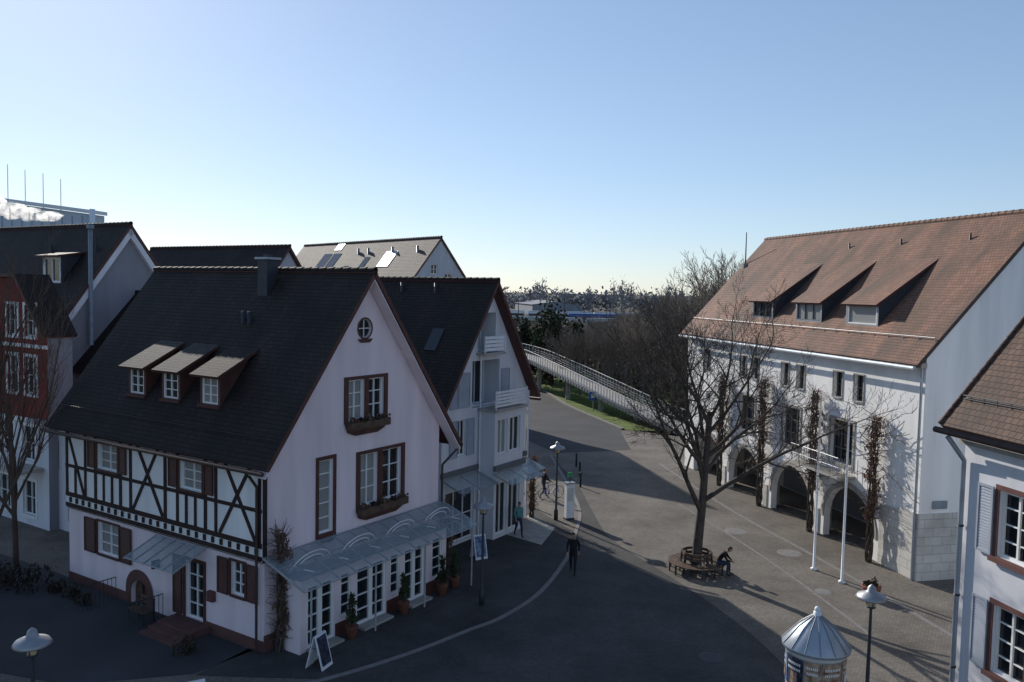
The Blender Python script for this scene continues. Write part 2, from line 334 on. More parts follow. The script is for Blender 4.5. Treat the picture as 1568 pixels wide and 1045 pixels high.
sheet('grass_field',[(3.8,101.4),(6.4,86.2),(8.9,76.8),(10.1,72.4),(14,69.5),(60,66),(90,140),(-8,150),(-18,130),(1.7,110)],.0,'grass')
sheet('grass_field',[(-60,95),(-2.6,93.5),(-6.2,105.5),(-21,122.5),(-60,130)],.0,'grass')
# ------------------------------------------------------------------ TIMBER HOUSE
O=(-7.9,26.5)
G=Fr(O,33,1); S=Fr(O,-57,-1)
H=empty('half_timbered_house')
W=9.1; L=11.6; ze=6.45; zr=12.35
mb=MB()
wG=[(3.75,4.6,7.15,8.65),(4.8,5.65,7.15,8.65),(2.35,3.05,3.35,5.95),(4.4,5.35,3.9,5.85),(5.6,6.7,3.9,5.85)]
holes=[rect(*w) for w in wG]+[circ(4.6,10.5,.33)]
holes+=[rect(.7,8.2,0.05,2.4)]
mb.wall(G,[(0,-.1),(W,-.1),(W,ze),(W/2,zr),(0,ze)],holes,'plaster')
sw=[(8.15,9.55,1.5,2.75),(.95,1.65,1.6,2.75),(3.1,4.1,.25,2.3)]
mb.wall(S,rect(0,L,-.1,3.0),[rect(*w) for w in sw]+[archp(6.3,7.4,-.05,.45)],'plaster')
uw=[(8.0,9.35,4.85,5.85),(3.0,4.25,4.85,5.85)]
mb.wall(S,rect(-.0,L,3.0,ze+.02),[rect(*w) for w in uw],'white',b=.1)
mb.box(S,-.01,L,0.0,.1,2.98,3.02,'timber')
mb.poly([G.P(0,0,3.0),G.P(0,0,6.4),S.P(0,.1,6.4),S.P(0,.1,3.0)],'plaster')
mb.poly([G.P(W,0,-.1),G.P(W,-L,-.1),G.P(W,-L,ze),G.P(W,0,ze)],'plaster')
mb.poly([G.P(0,-L,-.1),G.P(W,-L,-.1),G.P(W,-L,ze),G.P(W/2,-L,zr),G.P(0,-L,ze)],'plaster')
mb.box(G,-.03,.65,.003,.05,-.1,.55,'redstone'); mb.box(G,8.25,W+.03,.003,.05,-.1,.9,'brownw'); mb.box(S,-.0,3.0,.003,.05,-.1,.35,'redstone'); mb.box(S,7.5,L,.003,.05,-.1,.35,'redstone')
mb.obj('walls',H)
mb=MB()
def tb(a0,c0,a1,c1,w=.17):
    w*=random.uniform(.9,1.1); mb.beam(S.P(a0,.1,c0),S.P(a1,.1,c1),w,.035+random.random()*.008,'timber',S.n)
tb(0,3.12,L,3.12,.16); tb(0,3.55,L,3.55,.16); tb(0,6.2,L,6.2,.16); tb(0,4.7,L,4.7,.13)
for a in (.1,2.3,2.85,4.4,5.1,7.2,7.85,9.5,10.2,L-.1): tb(a,3.63,a,6.12,.14)
for a in (3.4,3.9,8.4,8.95,10.9): tb(a,3.63,a,4.63,.12)
for a0,a1 in ((.3,2.1),(5.25,7.05)):
    tb(a0,3.65,a1-.25,6.1,.13); tb(a1,3.65,a0+.25,6.1,.13)
tb(10.3,3.65,11.4,6.0,.12)
for i in range(26): mb.box(S,.2+i*.44,.32+i*.44,.101,.15,3.24,3.44,'timber')
mb.box(G,-.08,.06,.003,.06,3.0,6.3,'timber')
mb.obj('timber_frame',H)
mb=MB()
for w,gm in zip(wG,('curtain','glass','curtain','curtain','glass')): window(mb,G,*w,cols=2 if w[1]-w[0]>.75 else 1,rows=3 if w[3]-w[2]<2.2 else 5,gm=gm)
def pair(a0,a1,mid0,mid1,c0,c1):
    mb.box(G,a0-.2,a0,.003,.05,c0-.05,c1+.12,'brownw'); mb.box(G,a1,a1+.2,.003,.05,c0-.05,c1+.12,'brownw'); mb.box(G,mid0,mid1,.003,.05,c0-.05,c1,'brownw'); mb.box(G,a0,a1,.003,.055,c1,c1+.12,'brownw')
pair(3.75,5.65,4.6,4.8,7.15,8.65); pair(4.4,6.7,5.35,5.6,3.9,5.85)
surround(mb,G,2.35,3.05,3.35,5.95,.13,'brownw')
for (a0,a1,c) in ((3.55,5.85,7.1),(4.15,6.95,3.85)):
    mb.wall(G,[(a0,c),(a1,c),(a1-.15,c-.35),(a1-.55,c-.5),(a0+.55,c-.5),(a0+.15,c-.35)],[],'brownw',b=.06)
    mb.box(G,a0+.1,a1-.1,.061,.3,c-.25,c+.02,'wood')
    for i in range(5): leafcloud(mb,G.P(a0+.35+i*(a1-a0-.7)/4,.18,c+.08),(.22,.12,.14),60,.045,'leafb' if i%2 else 'vine',seed=800+i,up=True)
mb.wall(G,[(2.2,3.25),(3.2,3.25),(3.05,3.0),(2.35,3.0)],[],'brownw',b=.05)
mb.poly([G.P(a,-.1,c) for a,c in circ(4.6,10.5,.33)],'glass')
ci=circ(4.6,10.5,.34);co=circ(4.6,10.5,.41)
for i in range(18):
    j=(i+1)%18; mb.poly([G.P(ci[i][0],.02,ci[i][1]),G.P(ci[j][0],.02,ci[j][1]),G.P(co[j][0],.02,co[j][1]),G.P(co[i][0],.02,co[i][1])],'brownw')
mb.box(G,4.585,4.615,-.09,-.05,10.17,10.83,'frame'); mb.box(G,4.27,4.93,-.085,-.055,10.485,10.515,'frame')
mb.wall(G,[(4.2,10.12),(5,10.12),(4.85,9.98),(4.35,9.98)],[],'brownw',b=.04)
SU=Fr(S.P(0,.1,0),-57,-1)
for w in uw: window(mb,SU,*w,cols=2,rows=3,gm='curtain'); surround(mb,SU,*w,.07,'brownw',.04,.07)
for a0,a1 in ((9.45,9.95),(4.35,4.85),(7.42,7.9),(2.4,2.88)): shutter(mb,SU,a0,a1,4.85,5.9,'brownw',b=.05)
window(mb,S,*sw[0],cols=2,rows=3,gm='curtain'); surround(mb,S,*sw[0],.08,'brownw'); shutter(mb,S,9.65,10.4,1.45,2.8,'brownw',b=.045); shutter(mb,S,7.3,8.05,1.45,2.8,'brownw',b=.045)
window(mb,S,*sw[1],cols=2,rows=3,gm='glass'); surround(mb,S,*sw[1],.08,'brownw'); shutter(mb,S,1.75,2.3,1.55,2.8,'brownw',b=.045); shutter(mb,S,.3,.85,1.55,2.8,'brownw',b=.045)
window(mb,S,3.1,4.1,.25,2.3,cols=2,rows=4); surround(mb,S,3.1,4.1,.25,2.3,.12,'brownw'); shutter(mb,S,4.25,4.75,.3,2.4,'brownw',b=.045)
mb.box(S,2.45,2.75,.003,.16,1.15,1.5,'redstone'); mb.box(S,5.6,5.68,.003,.3,1.7,2.0,'metald')
mb.wall(S,archp(6.0,7.7,-.05,.55),[archp(6.3,7.4,-.05,.45)],'redstone',b=.03,depth=.03)
mb.poly([S.P(a,-.18,c) for a,c in archp(6.3,7.4,-.05,.45)],'wood')
mb.box(S,6.83,6.87,-.17,-.12,0,.95,'brownw')
mb.obj('windows_and_shutters',H)
mb=MB(); sl,up=gable_roof(mb,G,W,L,ze,zr,os=(.42,.85),og=.55,ogb=1.0)
for A,o_ in ((-.42,.42),(W+.85,.85)):
    z=ze-o_*sl
    mb.slab([G.P(A,.5,z-.02),G.P(W/2,.5,zr-.02),G.P(W/2,.02,zr-.02),G.P(A,.02,z-.02)],.04,'plaster')
zgl=ze-.42*sl+.14; zgr=ze-.85*sl+.14
gutter(mb,G.P(-.52,.5,zgl),G.P(-.52,-L-1,zgl)); gutter(mb,G.P(W+.95,.5,zgr),G.P(W+.95,-L,zgr))
mb.tube(G.P(W+.9,.3,5.3),G.P(W+.1,.12,4.7),.05,.05,'copper'); mb.tube(G.P(W+.1,.12,4.7),G.P(W+.1,.12,0),.05,.05,'copper')
mb.tube(S.P(.15,.2,5.5),S.P(.15,.2,0),.05,.05,'copper'); mb.tube(S.P(.15,.5,5.9),S.P(.15,.2,5.5),.05,.05,'copper')
mb.tube(S.P(-.4,-.15,ze+sl*.15+up+.1),S.P(12.4,-.15,ze+sl*.15+up+.1),.015,.015,'copper',4)
for a in (8.1,6.0,3.75):
    dormer(mb,S,a-.55,a+.55,.75,8.85,sl,ze,up,.5,'tile_lit' if a>5 else 'tiled','redstone','brownw',oh=.3,cols=2,rows=3,gm='curtain' if a<5 else 'glass',brown='brownw')
mb.box(S,4.3,4.85,-4.3,-3.75,10.8,13.0,'metald'); mb.box(S,4.22,4.93,-4.38,-3.67,13.0,13.08,'zinc'); mb.box(S,4.45,4.7,-4.15,-3.9,13.08,13.2,'metald')
for a in (4.4,4.75): mb.tube(S.P(a,-3.0,10.1),S.P(a,-3.0,11.0),.09,.08,'metald',8,True)
mb.obj('roof',H)
mb=MB()
B0=1.15
BF=Fr(G.P(0,B0,0),33,1)
mb.wall(BF,rect(.5,8.2,0,2.45),[rect(.75,2.0,.12,2.2),rect(3.05,4.6,.12,2.25),rect(5.6,6.8,.12,2.25),rect(7.3,7.9,.6,2.2),rect(2.3,2.8,.7,2.2),rect(4.85,5.35,.7,2.2)],'plaster',depth=.15)
for a in (.5,8.2): mb.poly([G.P(a,0,0),G.P(a,B0,0),G.P(a,B0,2.45),G.P(a,0,2.45)],'plaster')
mb.poly([G.P(.5,0,2.45),G.P(8.2,0,2.45),G.P(8.2,B0,2.45),G.P(.5,B0,2.45)],'zinc')
for a0,a1 in ((.75,2.0),(3.05,4.6),(5.6,6.8)):
    m_=(a0+a1)/2; window(mb,BF,a0,m_,.12,2.22,b=-.08,cols=1,rows=4,fw=.1,mw=.04); window(mb,BF,m_,a1,.12,2.22,b=-.08,cols=1,rows=4,fw=.1,mw=.04,gm='glass')
for a0,a1,c0 in ((7.3,7.9,.6),(2.3,2.8,.7),(4.85,5.35,.7)): window(mb,BF,a0,a1,c0,2.2,b=-.08,cols=1,rows=4,gm='glass')
for a0,a1 in ((2.05,3.0),(4.65,5.55),(6.85,8.2)): mb.box(BF,a0,a1,.003,.05,0,.55,'brownw')
mb.box(BF,.4,8.3,.05,.9,0,.06,'slab')
for a,w in ((1.4,1.3),(3.8,1.5),(6.2,1.2)): mb.box(BF,a-w/2,a+w/2,.02,.45,.061,.14,'stonep')
mb.obj('shop_front',H)
mb=MB()
cb=1.95; zw=3.2; zf=2.5
n=12; a_0=-.1; a_1=9.3
for i in range(n):
    x0=a_0+(a_1-a_0)*i/n; x1=a_0+(a_1-a_0)*(i+1)/n
    mb.slab([G.P(x0+.02,.06,zw),G.P(x1-.02,.06,zw),G.P(x1-.02,cb,zf),G.P(x0+.02,cb,zf)],.015,'clear')
for i in range(n+1):
    x=a_0+(a_1-a_0)*i/n; mb.beam(G.P(x,.05,zw-.01),G.P(x,cb,zf-.01),.04,.06,'rail',Vector((0,0,-1)))
for bb,zz in ((.08,zw),(.7,zw-.235),(1.35,zw-.475),(cb,zf)): mb.tube(G.P(a_0,bb,zz-.05),G.P(a_1,bb,zz-.05),.025,.025,'rail',6)
for i in range(1,n,2):
    x=a_0+(a_1-a_0)*i/n; pr=None
    for q in range(9):
        t=q/8*math.pi/2; p=G.P(x,.06+1.5*(1-math.cos(t)),2.2+.62*math.sin(t))
        if pr: mb.tube(pr,p,.022,.022,'metalw',5)
        pr=p
for k in range(4):
    c0=1.3+k*2.25
    for rr in (.85,.6):
        pr=None
        for q in range(13):
            t=q/12*math.pi; p=G.P(c0+rr*math.cos(t),.75+rr*.25*math.sin(t),2.62+.62*rr*math.sin(t)+.1)
            if pr: mb.tube(pr,p,.022,.022,'metalw',5)
            pr=p
for x in (.3,3.3,6.0,9.0): mb.tube(G.P(x,cb-.1,zf-.05),G.P(x,cb-.1,0),.035,.035,'rail',8)
mb.obj('glass_canopy',H)
mb=MB()
for i in range(5):
    x0=2.9+i*.55; mb.slab([S.P(x0,.12,2.95),S.P(x0+.52,.12,2.95),S.P(x0+.52,1.35,2.45),S.P(x0,1.35,2.45)],.015,'clear')
    mb.beam(S.P(x0,.1,2.94),S.P(x0,1.38,2.42),.04,.05,'rail',Vector((0,0,-1)))
mb.tube(S.P(2.9,1.36,2.42),S.P(5.65,1.36,2.42),.025,.025,'rail'); mb.beam(S.P(5.65,.1,2.94),S.P(5.65,1.38,2.42),.04,.05,'rail',Vector((0,0,-1)))
for i in range(3): mb.box(S,2.7,4.6,.01,1.5-i*.35,0+i*.083,.083+i*.083-.001,'redstone')
for x in (5.0,7.9):
    for q in range(9): mb.tube(S.P(x,.3+q*.16,0),S.P(x,.3+q*.16,.95),.012,.012,'metald',4)
    mb.tube(S.P(x,.3,.95),S.P(x,1.6,.95),.02,.02,'metald',5)
mb.obj('side_entrance',H)
# ------------------------------------------------------------------ BALCONY HOUSE
H=empty('balcony_house'); O2=(-3.1,37.3); G2=Fr(O2,33,1); S2=Fr(O2,-57,-1)
W=7.2;L=13;ze=7.0;zr=12.2
mb=MB()
h=[rect(.35,2.6,.15,2.6),rect(4.3,5.2,.15,2.6),rect(5.5,6.7,.15,2.6),rect(1.2,1.85,4.2,5.9),rect(2.3,4.6,6.35,8.6),rect(2.75,4.2,9.0,10.9),rect(5.6,6.5,4.3,5.9)]
mb.wall(G2,[(0,0),(W,0),(W,ze),(W/2,zr),(0,ze)],h,'offwhite',depth=1.1)
mb.poly([G2.P(W,0,0),G2.P(W,-L,0),G2.P(W,-L,ze),G2.P(W,0,ze)],'offwhite'); mb.poly([G2.P(0,0,0),G2.P(0,-L,0),G2.P(0,-L,ze),G2.P(0,0,ze)],'offwhite')
mb.poly([G2.P(0,-L,0),G2.P(W,-L,0),G2.P(W,-L,ze),G2.P(W/2,-L,zr),G2.P(0,-L,ze)],'offwhite')
BB=Fr(G2.P(0,.95,0),33,1)
mb.wall(BB,rect(2.9,5.4,0,6.2),[rect(3.1,4.05,.2,2.7),rect(4.2,5.2,.2,2.7),rect(3.15,4.0,4.1,5.8),rect(4.2,5.15,4.1,5.8)],'offwhite')
for a in (2.9,5.4): mb.poly([G2.P(a,0,0),BB.P(a,0,0),BB.P(a,0,6.2),G2.P(a,0,6.2)],'offwhite')
mb.box(G2,2.75,5.55,.003,1.1,6.2,6.32,'stonep')
mb.box(G2,-.05,2.89,.003,.12,3.35,3.6,'framegrey'); mb.box(BB,2.8,5.5,.003,.15,3.35,3.6,'framegrey'); mb.box(G2,5.41,W+.05,.003,.12,3.35,3.6,'framegrey')
mb.box(G2,2.6,4.4,.003,.5,8.88,8.99,'stonep')
mb.obj('walls',H)
mb=MB()
for (a0,a1,c0,c1) in ((.35,2.6,.15,2.6),(4.3,5.2,.15,2.6),(5.5,6.7,.15,2.6),(1.2,1.85,4.2,5.9),(5.6,6.5,4.3,5.9)): window(mb,G2,a0,a1,c0,c1,cols=2 if a1-a0<2 else 3,rows=2 if c1<4 else 1)
for (a0,a1,c0,c1) in ((3.1,4.05,.2,2.7),(4.2,5.2,.2,2.7),(3.15,4.0,4.1,5.8),(4.2,5.15,4.1,5.8)): window(mb,BB,a0,a1,c0,c1,cols=2,rows=1,gm='curtain' if c1>5 and a0<4 else 'glass')
window(mb,G2,2.3,4.6,6.35,8.6,b=-1.0,cols=3,rows=1,fm='metalw'); window(mb,G2,2.75,4.2,9,10.9,b=-.95,cols=2,rows=1,gm='curtain')
shutter(mb,G2,.55,1.15,6.45,8.1,'shutg'); shutter(mb,G2,1.2,2.1,6.45,8.1,'shutg'); shutter(mb,G2,4.75,5.5,6.45,8.1,'shutg'); 
shutter(mb,G2,.55,1.15,4.15,5.9,'shutg'); shutter(mb,G2,1.9,2.5,4.15,5.9,'shutg')
def slatrail(fr,a0,a1,b,c0,c1,n,m='metalw'):
    for i in range(n): 
        z=c0+(c1-c0)*i/n; mb.box(fr,a0,a1,b,b+.03,z+.02,z+(c1-c0)/n-.02,m)
    mb.box(fr,a0,a0+.05,b+.031,b+.08,c0-.1,c1+.03,m); mb.box(fr,a1-.05,a1,b+.031,b+.08,c0-.1,c1+.03,m)
slatrail(G2,2.75,5.55,1.02,6.4,7.2,5,'metalw'); slatrail(G2,2.62,4.38,.42,9.05,9.8,4,'metalw'); slatrail(G2,2.3,4.6,-.1,6.4,6.5,1)
for fr,a0,a1 in ((G2,0,2.85),(G2,5.45,7.2)):
    mb.slab([fr.P(a0,.05,3.3),fr.P(a1,.05,3.3),fr.P(a1,1.3,2.85),fr.P(a0,1.3,2.85)],.03,'clear')
    for x in (a0+.05,(a0+a1)/2,a1-.05): mb.beam(fr.P(x,.05,3.26),fr.P(x,1.3,2.81),.05,.05,'rail',Vector((0,0,-1)))
mb.slab([BB.P(2.7,.05,3.3),BB.P(5.6,.05,3.3),BB.P(5.6,1.2,2.9),BB.P(2.7,1.2,2.9)],.03,'clear')
for x in (2.75,4.15,5.55): mb.beam(BB.P(x,.05,3.26),BB.P(x,1.2,2.86),.05,.05,'rail',Vector((0,0,-1)))
mb.tube(G2.P(2.86,.1,0),G2.P(2.86,.1,9),.05,.05,'metalw',6); mb.tube(G2.P(W+.05,.1,0),G2.P(W+.05,.1,6.8),.05,.05,'metalw',6)
mb.obj('windows_and_balconies',H)
mb=MB(); sl2,up2=gable_roof(mb,G2,W,L,ze,zr,os=.55,og=.55,ogb=.4)
gutter(mb,G2.P(W+.6,.5,ze-.55*sl2+.1),G2.P(W+.6,-L,ze-.55*sl2+.1)); gutter(mb,G2.P(-.6,.5,ze-.55*sl2+.1),G2.P(-.6,-L,ze-.55*sl2+.1))
f=S2
mb.slab([f.P(1.4,-1.2,ze+sl2*1.2+up2+.06),f.P(2.1,-1.2,ze+sl2*1.2+up2+.06),f.P(2.1,-1.9,ze+sl2*1.9+up2+.06),f.P(1.4,-1.9,ze+sl2*1.9+up2+.06)],.05,'glass')
for a in (3.0,5.2): mb.tube(S2.P(a,-3.2,11),S2.P(a,-3.2,12.3),.08,.08,'metald',8,True)
mb.obj('roof',H)
# ------------------------------------------------------------------ generic houses
def house(name,O,ang,W,L,ze,zr,wall='grey',roof='tiled',wins=(),sidewins=(),os=.5,og=.3,extra=None,fm='frame'):
    E=empty(name); g=Fr(O,ang,1); s=Fr(O,ang-90,-1); mb=MB()
    mb.wall(g,[(0,0),(W,0),(W,ze),(W/2,zr),(0,ze)],[rect(*w[:4]) for w in wins],wall)
    mb.wall(s,rect(0,L,0,ze),[rect(*w[:4]) for w in sidewins],wall)
    mb.poly([g.P(W,0,0),g.P(W,-L,0),g.P(W,-L,ze),g.P(W,0,ze)],wall); mb.poly([g.P(0,-L,0),g.P(W,-L,0),g.P(W,-L,ze),g.P(W/2,-L,zr),g.P(0,-L,ze)],wall)
    mb.obj('walls',E); mb=MB()
    for w in wins: window(mb,g,*w[:4],cols=2,rows=2)
    for w in sidewins: window(mb,s,*w[:4],cols=2,rows=2)
    mb.obj('windows',E); mb=MB(); sl,up=gable_roof(mb,g,W,L,ze,zr,os=os,og=og,ogb=og,m=roof)
    if extra: extra(mb,g,s,sl,up)
    mb.obj('roof',E); return E
w=5.2; u=Vector((math.sin(R(50)),math.cos(R(50))))
def ex1(mb,g,s,sl,up):
    for a,q,ww,hh,m in ((5.5,3.0,2.0,1.2,'zinc'),(10,2.9,.9,.9,'glass'),(16.5,2.6,1.6,1.6,'glass'),(18.6,2.6,1.6,1.6,'glass'),(17.2,4.5,1.5,.6,'zinc'),(13,2.2,.9,.9,'glass')):
        z=lambda t: 9.9+sl*t+up+.07
        mb.slab([s.P(a,-q,z(q)),s.P(a+ww,-q,z(q)),s.P(a+ww,-q-hh,z(q+hh)),s.P(a,-q-hh,z(q+hh))],.08,m,'metalw')
    for a in (2.2,6.5,11,13): mb.tube(s.P(a,-4.2,14.5),s.P(a,-4.2,15.9),.12,.12,'metal',8,True)
house('grey_gabled_house',(-6.6-w*u.x,75-w*u.y),50,2*w,27,9.9,16.4,'grey','tileg',wins=[(3.2,4.1,10.6,12.2),(5.7,6.5,12.3,13.4),(7.7,8.6,10.5,11.6),(4.2,4.9,13.3,14.2),(2.2,3.2,7.4,8.9),(6.8,7.8,7.4,8.9)],extra=ex1,og=.15)
w=4.8; u=Vector((math.sin(R(33)),math.cos(R(33))))
house('dark_roofed_house',(-16.3-w*u.x,60-w*u.y),33,2*w,16,8.4,14.6,'grey','tiled',wins=[(5.5,6.3,9.5,10.8)])
w=4.6
def ex2(mb,g,s,sl,up):
    dormer(mb,s,2.4,4.3,2.0,13.4,sl,8.9,up,.15,'tiled','offwhite','metald',oh=.35,cols=2,rows=1)
    mb.tube(g.P(2.15,.35,8.5),g.P(2.15,.35,14.9),.12,.12,'metal',10,True); mb.tube(g.P(2.15,.35,14.9),g.P(2.15,.35,15.1),.2,.2,'metal',10,True)
    for sd_ in (0,1):
        A=-.5 if sd_==0 else 9.7; z=8.9-.5*sl
        mb.slab([g.P(A,.27,z-.03),g.P(4.6,.27,15.1-.03),g.P(4.6,.01,15.1-.03),g.P(A,.01,z-.03)],.3,'offwhite')
    for a in (1.2,6.0): mb.tube(s.P(a,-3.4,13.2),s.P(a,-3.4,14.6),.07,.07,'metald',6,True)
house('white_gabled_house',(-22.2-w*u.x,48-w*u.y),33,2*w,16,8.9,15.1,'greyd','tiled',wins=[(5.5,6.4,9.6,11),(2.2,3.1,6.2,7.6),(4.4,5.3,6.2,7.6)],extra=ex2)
house('rear_wing',(-19.4,42.6),33,7.0,7,7.4,11.2,'grey','tiled',wins=[(2,3,4.6,6)],sidewins=[(1,2.2,5,6.5)])
E=empty('red_house'); r=Fr((-22.0,39.2),-57,-1); rg_=Fr((-22.0,39.2),33,1); mb=MB()
rw=[(1.0,2.0,9.3,10.8),(2.7,3.7,9.3,10.8),(1.0,2.0,6.5,8.3),(2.7,3.7,6.5,8.3),(4.9,5.9,6.4,8.2)]
rl=[(1.2,2.4,3.2,4.9),(3.2,4.4,3.2,4.9),(1.2,2.4,.5,2.2),(3.6,4.8,.5,2.2)]
mb.wall(r,[(0,5.2),(9,5.2),(9,9.6),(5.5,12.1),(2.2,12.1),(0,9.6)],[rect(*w) for w in rw],'red'); mb.wall(r,rect(0,9,0,5.2),[rect(*w) for w in rl],'offwhite')
mb.poly([rg_.P(0,0,5.2),rg_.P(1.2,0,5.2),rg_.P(1.2,0,9.6),rg_.P(0,0,9.6)],'greyd'); mb.poly([rg_.P(0,0,0),rg_.P(1.2,0,0),rg_.P(1.2,0,5.2),rg_.P(0,0,5.2)],'greyd')
mb.box(r,-.05,9,.003,.1,8.75,8.92,'frame'); mb.box(r,-.05,9,.003,.12,5.1,5.3,'frame')
for w in rw+rl: window(mb,r,*w,cols=2,rows=2); surround(mb,r,*w,.14,'frame')
mb.slab([r.P(-.3,.4,9.4),r.P(2.2,.4,12.3),r.P(2.2,-1.3,12.3),r.P(-.3,-1.3,9.4)],.15,'tiled','brownw'); mb.slab([r.P(2.2,.4,12.3),r.P(5.5,.4,12.3),r.P(5.5,-1.3,12.3),r.P(2.2,-1.3,12.3)],.15,'tiled','brownw'); mb.slab([r.P(5.5,.4,12.3),r.P(9.3,.4,9.4),r.P(9.3,-1.3,9.4),r.P(5.5,-1.3,12.3)],.15,'tiled','brownw')
for z in (3.0,):
    mb.box(r,.4,5.2,.01,1.2,z-.15,z,'stonep')
    for i in range(30): mb.tube(r.P(.45+i*.16,1.15,z),r.P(.45+i*.16,1.15,z+.95),.012,.012,'metalw',4)
    mb.tube(r.P(.4,1.15,z+.95),r.P(5.2,1.15,z+.95),.025,.025,'metalw',5)
mb.obj('walls_and_windows',E)
E=empty('glass_roofed_annex'); a_=Fr((-19.6,38.2),-57,-1); mb=MB()
mb.wall(a_,rect(0,4.5,0,5.0),[rect(.6,1.8,2.9,4.3),rect(2.5,3.8,2.9,4.3),rect(.6,1.8,.5,2.0)],'offwhite')
for w in ((.6,1.8,2.9,4.3),(2.5,3.8,2.9,4.3),(.6,1.8,.5,2.0)): window(mb,a_,*w,cols=2,rows=2)
mb.poly([a_.P(0,0,0),a_.P(0,-2.5,0),a_.P(0,-2.5,5),a_.P(0,0,5)],'offwhite'); mb.poly([a_.P(0,0,5.0),a_.P(4.5,0,5),a_.P(4.5,-2.5,5),a_.P(0,-2.5,5)],'zinc')
for i in range(5):
    mb.slab([a_.P(.2+i*.8,.9,5.2),a_.P(.95+i*.8,.9,5.2),a_.P(.95+i*.8,-1.8,6.3),a_.P(.2+i*.8,-1.8,6.3)],.04,'clear'); mb.beam(a_.P(.15+i*.8,.9,5.2),a_.P(.15+i*.8,-1.8,6.3),.06,.06,'metalw',Vector((0,0,-1)))
mb.obj('annex',E)
E=empty('factory_building'); mb=MB(); fF=Fr((-75.5,150),-82,-1)
mb.hexa([fF.P(0,0,0),fF.P(60,0,0),fF.P(60,-3,0),fF.P(0,-3,0),fF.P(0,0,24.0),fF.P(60,0,31),fF.P(60,-3,31),fF.P(0,-3,24.0)],'bluepale')
mb.hexa([fF.P(-.6,.6,24.05),fF.P(60,.6,31.05),fF.P(60,-3,31.05),fF.P(-.6,-3,24.05),fF.P(-.6,.6,24.7),fF.P(60,.6,31.7),fF.P(60,-3,31.7),fF.P(-.6,-3,24.7)],'metalw')
for i in range(30): mb.box(fF,i*2+.2,i*2+.35,.003,.12,8,23.8,'zinc')
for i,(a,t) in enumerate(((7.2,5.6),(10.7,6.2),(14.3,6.4),(17.8,7.0))): 
    zb=24+7*a/60; mb.tube(fF.P(a,-1,zb),fF.P(a,-1,zb+t),.09,.06,'metalw',5)
mb.tube(fF.P(-.3,.9,14),fF.P(-.3,.9,24.9),.5,.5,'metalw',10,True)
mb.obj('block',E)
sm=bpy.data.materials.new('steam'); nt,N,Lk,Bd=nodes(sm); N.remove(Bd); pv=N.new('ShaderNodeVolumePrincipled'); pv.inputs['Color'].default_value=(1,1,1,1); pv.inputs['Anisotropy'].default_value=.6
tc=N.new('ShaderNodeTexCoord'); no=N.new('ShaderNodeTexNoise'); no.inputs['Scale'].default_value=.7; no.inputs['Detail'].default_value=5
rp=N.new('ShaderNodeMapRange'); rp.inputs[1].default_value=.42; rp.inputs[2].default_value=.6; rp.inputs[4].default_value=.6
Lk.new(tc.outputs['Object'],no.inputs['Vector']); Lk.new(no.outputs['Fac'],rp.inputs[0]); Lk.new(rp.outputs[0],pv.inputs['Density']); Lk.new(pv.outputs[0],N['Material Output'].inputs['Volume'])
bm=bmesh.new()
for (x,z,rx,rz) in ((0,0,2.2,.9),(-2.8,.3,2.4,1.2),(-6,.9,2.8,1.5),(-9.5,1.5,3,1.8)):
    q=bmesh.ops.create_icosphere(bm,subdivisions=3,radius=1)
    for v in q['verts']:
        k=1+.3*noise.noise(v.co*2+Vector((x,0,0))); v.co=Vector((x+v.co.x*rx*k,v.co.y*1.8*k,z+v.co.z*rz*k))
me=bpy.data.meshes.new('steam_plume'); bm.to_mesh(me); bm.free(); me.materials.append(sm); o=bpy.data.objects.new('steam_plume',me); o.location=(-77.0,138,22.6); COL.objects.link(o)
# ------------------------------------------------------------------ TOWN HALL
H=empty('town_hall'); OT=(17.4,34.7); T=Fr(OT,-12.5,-1); TG=Fr(OT,77.5,1)
W=11.4;L=23.6;ze=9.6;zr=15.75
AR=[(2.9,6.8),(8.0,11.9),(13.1,17.0),(18.2,22.1)]
smw=[(4.1,4.8),(5.75,6.45),(9.05,9.75),(10.6,11.3),(13.85,14.55),(15.35,16.05),(20.2,20.9)]
tw=[(4.7,6.5),(9.3,11.0),(14.1,15.9)]
mb=MB()
holes=[archp(a0,a1,-.02,1.0) for a0,a1 in AR]+[rect(a0,a1,7.1,8.35) for a0,a1 in smw]+[rect(a0,a1,3.9,6.0) for a0,a1 in tw]+[circ(20.3,5.3,.35,12)]
mb.wall(T,rect(0,L,-.05,ze),holes,'white',depth=.35)
mb.wall(TG,[(0,-.05),(W,-.05),(W,ze),(W/2,zr),(0,ze)],[],'white')
mb.poly([TG.P(W,0,0),TG.P(W,-L,0),TG.P(W,-L,ze),TG.P(W,0,ze)],'white'); mb.poly([TG.P(0,-L,0),TG.P(W,-L,0),TG.P(W,-L,ze),TG.P(W/2,-L,zr),TG.P(0,-L,ze)],'white')
mb.poly([T.P(0.3,-3.6,0),T.P(L-.3,-3.6,0),T.P(L-.3,-3.6,3.2),T.P(.3,-3.6,3.2)],'stonep'); mb.poly([T.P(0.3,-.35,3.2),T.P(L-.3,-.35,3.2),T.P(L-.3,-3.6,3.2),T.P(.3,-3.6,3.2)],'white')
for a0,a1 in AR:
    mb.box(T,a0-.55,a0-.02,-.9,-.35,0,3.2,'stonep')
    mb.box(T,a0+.5,a1-.5,-3.55,-3.5,.1,2.3,'framegrey')
mb.box(TG,.0,3.2,.003,.06,-.05,2.9,'stone')
def ash(a0,a1): mb.box(T,a0,a1,.003,.06,-.05,1.25,'stone')
ash(-.06,2.45); ash(7.2,7.6); ash(12.3,12.7); ash(17.4,17.8)
